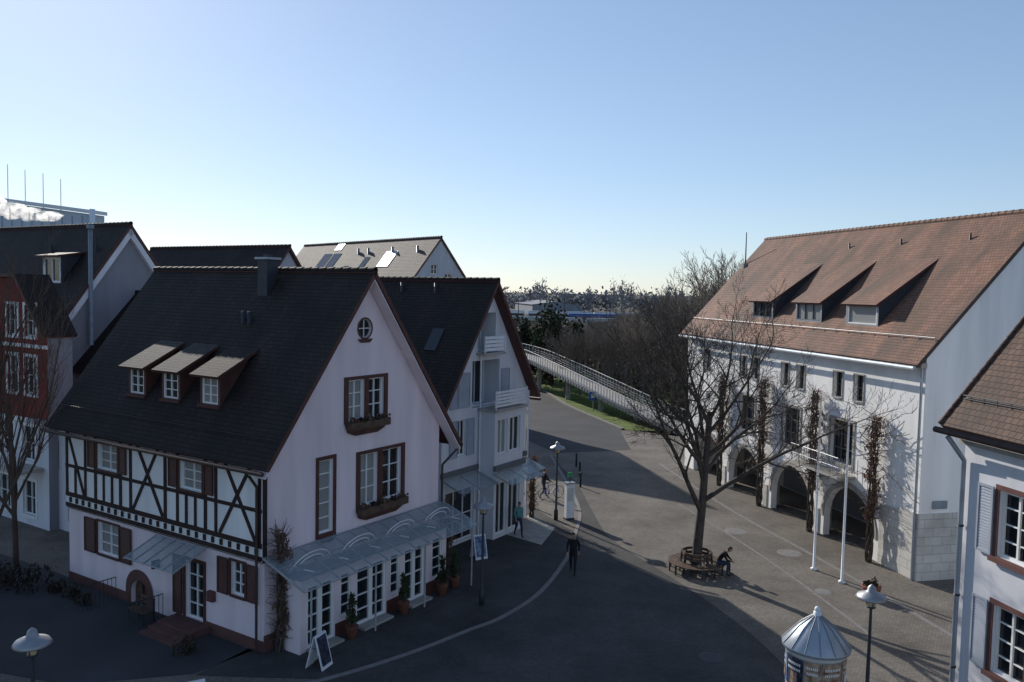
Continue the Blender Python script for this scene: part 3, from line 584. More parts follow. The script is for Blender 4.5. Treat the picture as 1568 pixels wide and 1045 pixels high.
for a0,a1 in AR:
    o_=archp(a0-.28,a1+.28,-.02,1.0); i_=archp(a0,a1,-.02,1.0)
    for j in range(2,len(o_)-1): mb.poly([T.P(o_[j][0],.04,o_[j][1]),T.P(o_[j+1][0],.04,o_[j+1][1]),T.P(i_[j+1][0],.04,i_[j+1][1]),T.P(i_[j][0],.04,i_[j][1])],'stonep')
mb.box(T,1.25,2.45,.061,.07,1.25,2.75,'stone'); mb.box(T,-.06,1.25,.003,.06,1.25,2.9,'stone')
mb.box(TG,.6,1.3,.07,.09,3.1,3.45,'zinc')
mb.obj('walls',H)
mb=MB()
for a0,a1 in smw: window(mb,T,a0,a1,7.1,8.35,b=-.22,cols=1,rows=2,fw=.05,fm='framegrey'); surround(mb,T,a0,a1,7.1,8.35,.07,'stonep')
for a0,a1 in tw:
    window(mb,T,a0,a1,3.9,6.0,b=-.22,cols=3,rows=3,fm='framegrey',fw=.08,mw=.05); surround(mb,T,a0,a1,3.9,6.0,.14,'stonep')
mb.poly([T.P(a,-.2,c) for a,c in circ(20.3,5.3,.35,12)],'glass')
for a0,a1 in ((4.4,8.5),):
    mb.box(T,a0,a1,.003,1.0,3.4,3.5,'stonep')
    for i in range(int((a1-a0)/.14)+1): mb.tube(T.P(a0+i*.14,.95,3.5),T.P(a0+i*.14,.95,4.4),.01,.01,'metal',4)
    mb.tube(T.P(a0,.95,4.4),T.P(a1,.95,4.4),.03,.03,'metal',6); mb.tube(T.P(a0,.95,3.95),T.P(a1,.95,3.95),.02,.02,'metal',6)
    for a in (a0,a1):
        for i in range(7): mb.tube(T.P(a,.05+i*.14,3.5),T.P(a,.05+i*.14,4.4),.01,.01,'metal',4)
mb.tube(T.P(.12,.1,2.9),T.P(.12,.1,9.2),.06,.06,'zinc',8); mb.tube(T.P(.12,.1,0),T.P(.12,.12,2.9),.06,.06,'zinc',8)
mb.obj('windows_and_balcony',H)
mb=MB(); sl3,up3=gable_roof(mb,TG,W,L,ze,zr,os=.55,og=.12,ogb=.2,m='tileo',me='copper')
gutter(mb,T.P(-.1,.66,ze-.55*sl3+.1),T.P(L,.66,ze-.55*sl3+.1),'zinc',.09)
mb.box(T,-.05,L+.05,.003,.3,ze-.5,ze-.28,'stonep')
for k,(a0,a1) in enumerate(((4.3,6.8),(8.9,11.4),(13.8,16.2))):
    dormer(mb,T,a0,a1,.75,11.75,sl3,ze,up3,.70,'tileo','metal','metald',oh=.25,cols=3 if k else 1,rows=1,fm='framegrey' if k else 'frame',gm='glass' if k==2 else 'curtain',o=.12)
for z_ in (.35,):
    mb.tube(T.P(0,-z_,ze+sl3*z_+up3+.16),T.P(L,-z_,ze+sl3*z_+up3+.16),.02,.02,'metal',4)
    for i in range(24): mb.tube(T.P(i*1.0,-z_,ze+sl3*z_+up3),T.P(i*1.0,-z_,ze+sl3*z_+up3+.2),.018,.018,'metal',4)
mb.box(T,L-.5,L+.0,-4.2,-3.7,12.6,14.2,'stonep'); mb.tube(T.P(L-.2,-4.0,14.2),T.P(L-.2,-4.0,16.4),.05,.03,'metald',5)
for a in (3.2,8.0,12.4): mb.tube(T.P(a,-4.6,14.3),T.P(a,-4.6,15.1),.05,.05,'copper',6,True)
mb.obj('roof',H)
# ------------------------------------------------------------------ RIGHT SHUTTERED HOUSE
H=empty('shuttered_house'); OR_=(12.9,23.3); Q=Fr(OR_,170,1)
Q.n=Vector((-math.cos(R(10)),-math.sin(R(10)),0))
QG=Fr(OR_,80,1); QG.n=-Q.u
mb=MB(); uwn=[(1.4,2.55,5.15,6.95),(3.8,4.95,5.15,6.95),(6.2,7.35,5.15,6.95)]; lwn=[(1.4,2.55,2.0,3.85),(3.8,4.95,2.0,3.85),(6.2,7.35,2.0,3.85)]
zq=8.75; zqr=14.1
mb.wall(Q,rect(0,9,-.05,zq),[rect(*w) for w in uwn+lwn],'offwhite')
mb.wall(QG,[(0,-.05),(9,-.05),(9,zq),(4.5,zqr),(0,zq)],[],'offwhite')
mb.poly([Q.P(9,0,0),Q.P(9,-9,0),Q.P(9,-9,zq),Q.P(9,-4.5,zqr),Q.P(9,0,zq)],'offwhite')
mb.box(Q,-.04,9,.003,.05,-.05,.6,'redstone'); mb.box(Q,-.05,9,.003,.3,8.1,8.35,'stonep'); mb.box(Q,-.05,9,.003,.18,7.95,8.09,'stonep')
mb.obj('walls',H); mb=MB()
for w in uwn+lwn:
    window(mb,Q,*w,cols=2,rows=4,fw=.08); surround(mb,Q,*w,.13,'redstone'); mb.box(Q,w[0]-.18,w[1]+.18,.07,.14,w[2]-.15,w[2]-.02,'redstone')
    shutter(mb,Q,w[0]-.72,w[0]-.15,w[2]-.02,w[3]+.05,'shutg',b=.05); shutter(mb,Q,w[1]+.15,w[1]+.72,w[2]-.02,w[3]+.05,'shutg',b=.05)
mb.tube(Q.P(.12,.12,0),Q.P(.12,.12,7.5),.07,.07,'zinc',10); mb.tube(Q.P(.12,.12,7.5),Q.P(.0,.58,8.15),.07,.07,'zinc',10)
for z in (1.5,3.6,5.6): mb.tube(Q.P(.12,.12,z),Q.P(.12,.12,z+.06),.09,.09,'metald',10,True)
mb.obj('windows_and_shutters',H); mb=MB()
slq=(zqr-zq)/4.5; uq=.16*1.05*math.sqrt(1+slq*slq); os=.5
mb.slab([Q.P(-.45,os,zq-os*slq+uq),Q.P(9.3,os,zq-os*slq+uq),Q.P(9.3,-4.5,zqr+uq),Q.P(-.45,-4.5,zqr+uq)],.16,'tileb','brownw')
mb.slab([Q.P(-.45,-9-os,zq-os*slq+uq),Q.P(9.3,-9-os,zq-os*slq+uq),Q.P(9.3,-4.5,zqr+uq),Q.P(-.45,-4.5,zqr+uq)],.16,'tileb','brownw')
for i in range(24):
    q0=-os+5.0*i/24; z0=zq+slq*q0+uq; mb.tube(Q.P(-.45,-q0,z0+.03),Q.P(-.45,-q0-.22,z0+.03+slq*.22),.07,.055,'tileb',6)
gutter(mb,Q.P(-.5,os+.1,zq-os*slq+.12),Q.P(9.3,os+.1,zq-os*slq+.12),'copper',.09)
zs=zq+slq*.1+uq
mb.tube(Q.P(-.3,-.1,zs+.15),Q.P(9.3,-.1,zs+.15),.02,.02,'metald',5); mb.tube(Q.P(-.3,-.1,zs+.06),Q.P(9.3,-.1,zs+.06),.015,.015,'metald',5)
for i in range(20): mb.tube(Q.P(i*.5,-.1,zs),Q.P(i*.5,-.1,zs+.17),.015,.015,'metald',4)
mb.obj('roof',H)
# ------------------------------------------------------------------ footbridge
H=empty('footbridge'); mb=MB()
bp=smoothpath([(15.6,70.2,.35),(12.5,76,1.0),(9.2,84,2.0),(5.6,94,3.0),(1.5,104,3.9),(-6,114,4.4),(-18,126,4.5)],5)
for i in range(len(bp)-1):
    p,q=bp[i],bp[i+1]; d=(q-p).normalized(); s=Vector((-d.y,d.x,0)).normalized()
    w=1.3; mb.hexa([p-s*w-Vector((0,0,.3)),p+s*w-Vector((0,0,.3)),q+s*w-Vector((0,0,.3)),q-s*w-Vector((0,0,.3)),p-s*w,p+s*w,q+s*w,q-s*w],'stonep')
    for sg in (-1,1):
        e=s*sg*(w+.04)
        for z in (.25,.5,.75,1.15): mb.tube(p+e+Vector((0,0,z)),q+e+Vector((0,0,z)),.022 if z<1 else .045,.022 if z<1 else .045,'rail',5)
        for k in range(3):
            x=p.lerp(q,k/3)+e; mb.tube(x-Vector((0,0,.35)),x+Vector((0,0,1.15)),.04,.04,'rail',5)
    if i%4==2 and p.z>.8: mb.tube((p.x,p.y,-.1),(p.x,p.y,p.z-.3),.3,.25,'stonep',10)
mb.obj('deck_and_railing',H)
# ------------------------------------------------------------------ railway / far background
mb=MB()
def train(O,ang,n,m1,m2):
    f=Fr(O,ang,1)
    for i in range(n):
        a=i*26; mb.box(f,a,a+25,0,2.9,1.0,3.9,m1); mb.box(f,a+.5,a+24.5,2.91,2.95,2.2,3.1,'glass'); mb.box(f,a+.3,a+24.7,.2,2.7,3.91,4.2,m2)
        for k in (3,21): mb.box(f,a+k-1.2,a+k+1.2,.5,2.4,0,.95,'metald')
train((-20,330),92,5,'metalw','zinc'); train((20,300),92,4,'blue','blue'); train((-4,250),91,2,'posterC','zinc')
mb.obj('train')
mb=MB()
for i in range(9):
    x=-30+i*16; mb.tube((x,290,0),(x,290,9),.18,.12,'metald',5); mb.tube((x,290,8),(x+5,290,8.2),.08,.08,'metald',4)
mb.obj('overhead_line_masts')
house('low_warehouse',(10,420),80,26,50,5,6.8,'greyd','greyd'); house('low_warehouse',(-40,360),80,22,40,6,9,'grey','tileo')
mb=MB()
rg=random.Random(3)
for i in range(210):
    x=-260+i*3.4+rg.random()*3; y=rg.uniform(470,620); hgt=rg.uniform(10,16)
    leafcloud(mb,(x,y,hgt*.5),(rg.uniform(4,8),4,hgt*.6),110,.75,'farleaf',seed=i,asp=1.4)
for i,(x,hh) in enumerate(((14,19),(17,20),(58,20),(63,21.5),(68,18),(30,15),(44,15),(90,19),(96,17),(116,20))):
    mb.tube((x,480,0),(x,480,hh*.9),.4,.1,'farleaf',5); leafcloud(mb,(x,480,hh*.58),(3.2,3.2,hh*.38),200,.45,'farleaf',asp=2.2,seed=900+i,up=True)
mb.obj('distant_trees')
# ------------------------------------------------------------------ mid trees (bare), instanced
MT=empty('bare_trees'); var=[]
for sd in range(5):
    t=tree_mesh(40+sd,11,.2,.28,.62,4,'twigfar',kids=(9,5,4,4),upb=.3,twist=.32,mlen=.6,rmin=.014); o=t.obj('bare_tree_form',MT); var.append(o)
rg=random.Random(11); k=0
spots=[]
for y in (96,105,114,124,135,150,170,195,220,250):
    x0=-.02*y+ (6 if y<118 else 0); x1=.31*y
    x=x0+rg.random()*3
    while x<x1:
        q_=x/y; tl=.040 if q_<.13 else .024 if q_<.185 else .008
        hmax=(12-(tl+rg.uniform(-.009,.009))*y)/11.5
        spots.append((x+rg.uniform(-1,1),y+rg.uniform(-3,3),max(.45,min(1.15,hmax)))); x+=rg.uniform(2.4,4.0)
spots+=[(17,80,.7),(20,84,.8),(22,80,.85),(16,90,.7),(18,92,.75),(24,90,1.0),(23,86,1.2),(25.5,100,1.45),(27,112,1.5),(29.5,95,1.2),(14,96,.7),(34,104,1.3),(20.5,76,.8)]
spots+=[(-40,70,.9),(-46,95,1.1)]
for i,(x,y,s) in enumerate(spots):
    if i<5: o=var[i]
    else: o=bpy.data.objects.new('bare_tree_form',var[i%5].data); COL.objects.link(o); o.parent=MT
    o.location=(x,y,0); o.rotation_euler=(0,0,rg.random()*6.28); s2=max(s,.6); o.scale=(s2*1.05,s2*1.05,s)
mb=MB()
for i in range(150):
    y=rg.uniform(96,230); x=rg.uniform(-.01*y+4,.31*y)
    if y<112 and x<10: continue
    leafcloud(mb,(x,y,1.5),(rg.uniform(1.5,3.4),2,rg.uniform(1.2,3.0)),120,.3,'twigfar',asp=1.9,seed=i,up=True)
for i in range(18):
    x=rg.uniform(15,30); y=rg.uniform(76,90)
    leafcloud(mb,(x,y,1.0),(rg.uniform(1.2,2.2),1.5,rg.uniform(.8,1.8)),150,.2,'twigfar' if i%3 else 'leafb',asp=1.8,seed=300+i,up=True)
mb.obj('undergrowth')
for i,(x,y,w_,h_) in enumerate(((5.0,106,3.0,11.2),(1.6,115,2.6,8.6),(9.0,118,2.0,8))):
    mb=MB(); mb.tube((x,y,0),(x,y,h_*.9),.3,.08,'bark',6)
    leafcloud(mb,(x,y,h_*.3),(w_,w_,h_*.32),1700,.17,'leafb',seed=50+i); leafcloud(mb,(x,y,h_*.62),(w_*.75,w_*.75,h_*.36),1500,.17,'leaf',seed=60+i)
    leafcloud(mb,(x-1,y,h_*.45),(w_*.6,w_*.6,h_*.25),500,.18,'leafg',seed=70+i)
    mb.obj('ivy_covered_tree')
mb=MB()
for i in range(12): leafcloud(mb,(13.0+i*.6,84-i*1.1+.8*(i%3),.4),(.9,.8,.6),90,.12,'leafg',seed=400+i)
for i in range(10): leafcloud(mb,(-2.2-i*1.5,84+i*3,1.2),(1.5,1.5,1.6),160,.2,'leaf',seed=440+i)
mb.obj('low_shrubs')
# ------------------------------------------------------------------ plaza tree
t=tree_mesh(5,10.6,.21,.38,.80,5,'bark',kids=(12,5,4,4,3),upb=.28,twist=.36,mlen=.6,sides=(10,7,5,3,3,3)); o=t.obj('bare_linden_tree'); o.location=(8.2,35.4,0); o.rotation_euler=(0,0,2.6); o.scale=(1.08,1.08,1.08)
mb=MB()
for k in range(4):
    r0=.62+k*.16; mb.lathe((8.2,35.4,0),[(r0,.45),(r0+.13,.45),(r0+.13,.41),(r0,.41),(r0,.45)],'wood',12,False)
for j in range(12):
    t_=2*math.pi*j/12; c,s_=math.cos(t_),math.sin(t_)
    mb.beam((8.2+c*.68,35.4+s_*.68,0),(8.2+c*.62,35.4+s_*.62,.85),.06,.06,'metald',Vector((c,s_,0)))
    mb.beam((8.2+c*1.18,35.4+s_*1.18,0),(8.2+c*1.18,35.4+s_*1.18,.41),.06,.06,'metald',Vector((-c,-s_,0)))
for z in (.6,.78): mb.lathe((8.2,35.4,0),[(.63,z),(.67,z),(.65,z+.12),(.61,z+.12),(.63,z)],'wood',12,False)
mb.obj('tree_bench')
t=tree_mesh(23,11,.17,.3,.6,4,'twig',kids=(12,5,4,4),upb=.45,twist=.3); o=t.obj('bare_garden_tree'); o.location=(-17.6,27.6,0); o.scale=(.72,.72,1.15)
t=tree_mesh(29,9,.12,.25,.6,4,'twig',kids=(10,5,4,4),upb=.4,twist=.3); o=t.obj('bare_garden_tree'); o.location=(-20.5,34,0); o.scale=(1,1,1.25)
mb=MB()
for i in range(16):
    leafcloud(mb,(-18.6-(i%6)*1.1,24.0+(i//6)*2.6+.2*i,.4),(1.0,1.0,.45+.15*(i%3)),280,.06,'leafb',seed=500+i,asp=1.6,up=True)
for i,(a,b) in enumerate(((2.0,1.5),(9.6,1.0),(10.6,1.1),(8.6,1.2))):
    p=S.P(a,b,.22); leafcloud(mb,p,(.4,.35,.3),140,.05,'leafb',seed=530+i,asp=1.4,up=True)
mb.obj('hedge_shrubs')
mb=MB(); 
for k in range(3): mb.box(S,5.0,6.0,.7+k*.13,.8+k*.13,.42,.45,'wood')
for k in range(2): mb.box(S,5.0,6.0,.6,.63,.6+k*.16,.7+k*.16,'wood')
for a in (5.05,5.9):
    mb.box(S,a,a+.05,.6,.65,0,.86,'metald'); mb.box(S,a,a+.05,1.0,1.05,0,.42,'metald'); mb.box(S,a,a+.05,.651,1.05,.37,.415,'metald')
mb.obj('garden_bench')
def climber(name,p0,h,seed,m='vine',w=.25,n=500,ls=.05,stems=4,bare=.12):
    rg=random.Random(seed); mb=MB(); p0=Vector(p0)
    for s_ in range(stems):
        ph=s_*6.28/stems; p=p0+Vector((.1*math.cos(ph),.1*math.sin(ph),0)); N_=16
        for i in range(N_):
            t=(i+1)/N_; q=p0+Vector((w*.4*math.cos(ph+t*9)+rg.uniform(-.03,.03),w*.4*math.sin(ph+t*9)+rg.uniform(-.03,.03),h*t)); mb.tube(p,q,.055*(1-.7*i/N_),.055*(1-.7*(i+1)/N_),'bark',5)
            for b_ in range(3):
                if t>bare:
                    d=Vector((rg.gauss(0,1),rg.gauss(0,1),rg.uniform(-.3,1.2))).normalized(); e=q+d*w*1.2; mb.tube(q,e,.014,.009,m,3); mb.tube(e,e+(d+Vector((0,0,rg.gauss(0,.8)))).normalized()*w*.7,.009,.006,m,3)
            p=q
    k_=int(h*2.2)
    for i in range(k_):
        z=h*(bare+(1-bare)*(i+.5)/k_); leafcloud(mb,(p0.x+rg.uniform(-.12,.12),p0.y+rg.uniform(-.12,.12),p0.z+z),(w*rg.uniform(.7,1.15),w*rg.uniform(.7,1.15),.3),int(n/k_),ls,m,asp=2.2,seed=seed*31+i,up=True)
    return mb.obj(name)
climber('climbing_plant',G.P(.35,.35,0),4.0,1,n=700); climber('climbing_plant',G.P(9.3,.3,0),3.0,2,n=300); climber('climbing_plant',G2.P(7.5,.3,0),3.2,3,n=400)
for i,(a,h_) in enumerate(((2.6,6.6),(7.4,7.2),(12.5,7.2),(17.5,6.8))): climber('wisteria_vine',T.P(a,.4,0),h_,10+i,n=1300,w=.33,ls=.05,stems=5,bare=.3)
mb=MB(); rg=random.Random(77)
for i in range(60):
    a=rg.choice((2.6,7.4,12.5,17.5)); z=rg.uniform(2.6,7); p=T.P(a,.4,z); d=T.u*rg.choice((-1,1))*.33+Vector((0,0,rg.uniform(-.12,.2)))
    for j in range(rg.randint(4,10)):
        q=p+d+Vector((rg.gauss(0,.04),rg.gauss(0,.04),rg.gauss(0,.09))); mb.tube(p,q,.018,.012,'bark',4); p=q
        if rg.random()<.6: mb.tube(p,p+Vector((rg.gauss(0,.15),rg.gauss(0,.1),rg.gauss(0,.3))),.009,.005,'vine',3)
mb.obj('wisteria_shoots')
for i,(a,b) in enumerate(((2.4,1.5),(5.1,1.5),(7.4,1.5),(8.3,1.4))):
    mb=MB(); c=G.P(a,b+.1,.06 if b<1.9 else 0); mb.lathe(c,[(.001,0),(.16,0),(.22,.4),(.24,.42),(.2,.42),(.001,.38)],'terra',12)
    mb.tube(c+Vector((0,0,.38)),c+Vector((0,0,1.1)),.025,.02,'bark',5); leafcloud(mb,c+Vector((0,0,.75)),(.2,.2,.35),220,.05,'leaf',seed=600+i); leafcloud(mb,c+Vector((0,0,1.25)),(.13,.13,.3),150,.045,'leaf',seed=620+i); mb.obj('potted_plant')
# ------------------------------------------------------------------ street furniture
def lamp(x,y,h=4.0):
    mb=MB(); c=(x,y,0)
    mb.lathe(c,[(.001,0),(.11,0),(.11,.5),(.06,.6),(.045,2.5),(.038,h-.55),(.038,h-.5),(.12,h-.48),(.12,h-.44),(.05,h-.42)],'metald',12)
    mb.lathe(c,[(.09,h-.45),(.15,h-.2),(.15,h-.18)],'yellow',14)
    for j in range(4):
        t_=j*math.pi/2; mb.tube((x+.1*math.cos(t_),y+.1*math.sin(t_),h-.45),(x+.2*math.cos(t_),y+.2*math.sin(t_),h-.15),.012,.012,'metald',4)
    mb.lathe(c,[(.001,h-.19),(.40,h-.22),(.41,h-.2),(.36,h-.12),(.16,h-.04),(.12,h),(.1,h+.1),(.03,h+.16),(.001,h+.18)],['metalw']+['metal']*7,20)
    return mb.obj('street_lamp')
for x,y in ((2.5,43.0),(-.95,31.0),(10.0,22.3),(-10.7,18.3)): lamp(x,y)
for x,y,h_ in ((14.1,34.3,7.4),(13.5,35.9,7.7)):
    mb=MB(); mb.lathe((x,y,0),[(.001,0),(.14,0),(.14,.08),(.055,.1),(.045,h_*.6),(.03,h_),(.05,h_+.03),(.001,h_+.1)],'metalw',12)
    mb.tube((x-.07,y,1.2),(x-.07,y,h_-.1),.006,.006,'metald',4); mb.obj('flagpole')
# advertising column
mb=MB(); c=(8.12,21.2,0); n=28
mb.lathe(c,[(.001,0),(.82,0),(.82,.28),(.74,.32),(.74,2.75),(.78,2.77),(.78,2.86),(.86,2.88),(.86,2.95),(.45,3.42),(.1,3.7),(.1,3.8),(.001,3.82)],['stonep','stonep','stonep','posterC','metalw','metalw','metalw','zinc','zinc','zinc','metalw','metalw'],n)
mb.lathe((c[0],c[1],3.86),[(.001,-.09),(.06,-.06),(.085,0),(.06,.06),(.001,.09)],'metalw',12)
for j in range(14):
    t_=2*math.pi*j/14; pr=None
    for r_,z in ((.865,2.96),(.455,3.435),(.1,3.715)):
        p=Vector((c[0]+r_*math.cos(t_),c[1]+r_*math.sin(t_),z))
        if pr: mb.tube(pr,p,.012,.012,'metal',4)
        pr=p
def poster(t0,t1,z0,z1,m,r_=.748):
    k=max(2,int((t1-t0)/8)); 
    for i in range(k):
        A=R(t0+(t1-t0)*i/k);B_=R(t0+(t1-t0)*(i+1)/k)
        mb.poly([(c[0]+r_*math.cos(A),c[1]+r_*math.sin(A),z0),(c[0]+r_*math.cos(B_),c[1]+r_*math.sin(B_),z0),(c[0]+r_*math.cos(B_),c[1]+r_*math.sin(B_),z1),(c[0]+r_*math.cos(A),c[1]+r_*math.sin(A),z1)],m,True)
rg=random.Random(5)
for row,(z0,z1) in enumerate(((1.95,2.72),(1.1,1.9),(.4,1.05))):
    t=-20*row
    while t<340-20*row:
        w_=rg.choice((34,44,58)); m_=rg.choice(('posterA','posterB','posterD','posterA','posterA')); poster(t+1.0,t+w_-1.0,z0,z1,m_,.756)
        tt=t+6
        for ln in range(2):
            zz=z1-.12-ln*.14; x=tt
            while x<t+w_-8: poster(x,x+2.2,zz-.07,zz,'frame',.766); x+=3.6
        if rg.random()<.7: poster(t+w_*.3,t+w_*.7,z0+.08,z0+.4,rg.choice(('posterB','frame','redc')),.766)
        t+=w_
mb.obj('advertising_column')
mb=MB(); I=Fr((3.2,43.2),70,1); mb.box(I,-.22,.22,-.15,.15,0,1.9,'metalw'); mb.box(I,-.26,.26,-.19,.19,1.9,1.98,'metal'); mb.box(I,-.16,.16,.151,.165,1.0,1.7,'posterC'); mb.box(I,-.24,.24,-.18,.18,-.02,.1,'metald'); mb.tube((3.2,43.2,1.98),(3.2,43.2,2.25),.03,.03,'metald'); mb.box(I,-.12,.12,-.03,.03,2.25,2.5,'green'); mb.obj('information_pillar')
mb=MB(); mb.tube((8.3,83,0),(8.3,83,1.9),.05,.05,'metal'); f_=Fr((8.3,83),95,1); mb.box(f_,-.45,.45,.03,.08,1.1,2.0,'blue'); mb.box(f_,-.2,.2,.081,.09,1.4,1.75,'frame'); mb.obj('traffic_sign')
def aframe(p,ang,m='posterC'):
    mb=MB(); f=Fr(p,ang,1)
    for sg in (-1,1):
        mb.hexa([f.P(-.3,sg*.3,0),f.P(.3,sg*.3,0),f.P(.3,sg*.3+.03,0),f.P(-.3,sg*.3+.03,0),f.P(-.3,sg*.02,1.05),f.P(.3,sg*.02,1.05),f.P(.3,sg*.02+.03,1.05),f.P(-.3,sg*.02+.03,1.05)],'metalw')
        mb.poly([f.P(-.25,sg*(.275)+ (.035 if sg>0 else -.005),.12),f.P(.25,sg*.275+(.035 if sg>0 else -.005),.12),f.P(.25,sg*.04+(.035 if sg>0 else -.005),1.0),f.P(-.25,sg*.04+(.035 if sg>0 else -.005),1.0)],m)
    mb.tube(f.P(-.3,-.1,.7),f.P(-.3,.1,.7),.012,.012,'metald'); mb.obj('a_frame_sign')
aframe((-5.9,25.6),20,'posterA'); aframe((-8.6,22.3),60,'posterA'); aframe((-1.3,36.6),60,'posterD')
mb=MB(); mb.lathe((14.6,32.6,0),[(.001,0),(.3,0),(.36,.45),(.38,.5),(.3,.5),(.001,.44)],'terra',14); leafcloud(mb,(14.6,32.6,.6),(.3,.3,.2),90,.06,'leafb',seed=700); mb.obj('planter')
for x,y in ((1.3,45.5),(4.4,50.5),(4.6,53.5),(4.6,56.5)):
    mb=MB(); mb.lathe((x,y,0),[(.001,0),(.07,0),(.06,.8),(.08,.83),(.07,.92),(.001,.95)],'metald',10); mb.obj('bollard')
# ------------------------------------------------------------------ people
def human(name,loc,heading,J,top='black',bottom='jean',hair='hair',sc=1.0):
    E=empty(name,loc); E.rotation_euler=(0,0,heading); E.scale=(sc,)*3
    V=[];Ed=[];Rd=[];Lb=[]
    def add(p,r,par,lab):
        V.append(Vector(p)); Rd.append(r); Lb.append(lab)
        if par is not None: Ed.append((par,len(V)-1))
        return len(V)-1
    pel=add(J['pelvis'],(.15,.12),None,'b'); sp=add(J['spine'],(.145,.11),pel,'t'); ch=add(J['chest'],(.17,.12),sp,'t'); nk=add(J['neck'],(.06,.06),ch,'t'); hd=add(J['head'],(.05,.055),nk,'s')
    for s in ('L','R'):
        sh=add(J['sh'+s],(.075,.075),ch,'t'); el=add(J['el'+s],(.05,.05),sh,'t'); wr=add(J['wr'+s],(.034,.03),el,'t')
        d=(Vector(J['wr'+s])-Vector(J['el'+s])).normalized(); side=Vector((1,0,0))-d*d.x; side.normalize(); fw=d.cross(side)
        pm=add(Vector(J['wr'+s])+d*.06,(.035,.018),wr,'s')
        for k in range(4):
            b=Vector(J['wr'+s])+d*.1+side*(k-1.5)*.021; f1=add(b,(.011,.011),pm,'s'); f2=add(b+d*(.035+(.008 if k in(1,2) else 0))+fw*.006,(.009,.009),f1,'s'); add(b+d*(.06+(.012 if k in(1,2) else 0))+fw*.025,(.008,.008),f2,'s')
        t1=add(Vector(J['wr'+s])+d*.05+side*.045+fw*.01,(.012,.012),pm,'s'); add(Vector(J['wr'+s])+d*.085+side*.06+fw*.025,(.009,.009),t1,'s')
        hp=add(J['hip'+s],(.1,.1),pel,'b'); kn=add(J['kn'+s],(.065,.065),hp,'b'); an=add(J['an'+s],(.042,.042),kn,'b'); to=add(J['to'+s],(.045,.03),an,'k')
    me=bpy.data.meshes.new(name+'_b'); me.from_pydata([tuple(v) for v in V],Ed,[]); ob=bpy.data.objects.new('body',me); COL.objects.link(ob)
    md=ob.modifiers.new('S','SKIN'); md.use_smooth_shade=True
    for i,sv in enumerate(me.skin_vertices[0].data): sv.radius=Rd[i]; sv.use_root=(i==0)
    sb=ob.modifiers.new('U','SUBSURF'); sb.levels=1; sb.render_levels=1
    dg=bpy.context.evaluated_depsgraph_get(); ev=ob.evaluated_get(dg); m2=bpy.data.meshes.new_from_object(ev); ob.modifiers.clear(); ob.data=m2
    m2.materials.clear(); mats=[top,bottom,'skin','black']
    for m_ in mats: m2.materials.append(M[m_])
    idx={'t':0,'b':1,'s':2,'k':3}
    for p in m2.polygons:
        c=p.center; best=9;bi=0
        for (a,b) in Ed:
            A=V[a];B_=V[b]; ab=B_-A; t=max(0,min(1,(c-A).dot(ab)/max(ab.length_squared,1e-8))); dd=(A+ab*t-c).length
            if dd<best: best=dd; bi=b if not(Lb[b]=='t' and Lb[a]=='b' and t<.3) else a
        p.material_index=idx[Lb[bi]]; p.use_smooth=True
    ob.parent=E
    bm=bmesh.new(); q=bmesh.ops.create_uvsphere(bm,u_segments=20,v_segments=14,radius=1)
    for v in bm.verts:
        x,y,z=v.co; kx=.076*(1-.18*max(0,-z)); yy=y*.095; 
        if y>0 and abs(x)<.25 and -.25<z<.15: yy+=.018*(1-abs(x)/.25)
        if y>.5 and .05<z<.3 and .2<abs(x)<.5: yy-=.006
        v.co=Vector((x*kx,yy,z*.118))
    for f in bm.faces:
        c=f.calc_center_median(); f.smooth=True
        f.material_index=1 if (c.z>.045 or (c.y<-.005 and c.z>-.06)) else 0
        if c.y>.075 and abs(c.z+.055)<.01 and abs(c.x)<.03: f.material_index=2
        if c.y>.06 and abs(c.z-.012)<.012 and .02<abs(c.x)<.045: f.material_index=1
    for v in bm.verts:
        if v.co.z>.045 or (v.co.y<-.005 and v.co.z>-.06): v.co*=1.07
    for s in (-1,1):
        e=bmesh.ops.create_icosphere(bm,subdivisions=1,radius=1)
        for v in e['verts']: v.co=Vector((s*.076+v.co.x*.012,-.005+v.co.y*.02,v.co.z*.032))
    m3=bpy.data.meshes.new('head'); bm.to_mesh(m3); bm.free()
    for m_ in ('skin',hair,'redc'): m3.materials.append(M[m_])
    ho=bpy.data.objects.new('head',m3); COL.objects.link(ho); ho.parent=E; up_=(Vector(J['head'])-Vector(J['neck'])).normalized()
    ho.location=Vector(J['head'])+up_*.09; ho.rotation_euler=(J.get('nod',0),0,J.get('turn',0)); return E
walk=dict(pelvis=(0,0,.93),spine=(0,.02,1.12),chest=(0,.04,1.34),neck=(0,.05,1.5),head=(0,.07,1.58),
 shL=(-.19,.03,1.42),elL=(-.25,-.12,1.17),wrL=(-.24,-.06,.94),shR=(.19,.03,1.42),elR=(.25,.1,1.17),wrR=(.23,.25,.97),
 hipL=(-.1,.01,.88),knL=(-.1,.2,.5),anL=(-.1,.27,.09),toL=(-.11,.44,.045),hipR=(.1,-.01,.88),knR=(.1,-.02,.48),anR=(.1,-.3,.13),toR=(.1,-.18,.045),nod=-.1)
human('walking_man',(2.8,34.8,0),R(172),walk,'black','black')
b=dict(walk); human('walking_pedestrian',(.5,39.9,.02),R(200),b,'teal','jean',sc=.97)
push=dict(walk,elR=(.27,.15,1.15),wrR=(.3,.38,1.0),elL=(-.25,.12,1.15),wrL=(-.12,.38,1.0)); human('pedestrian_with_bicycle',(2.0,47.6,0),R(-60),push,'black','jean',sc=.98)
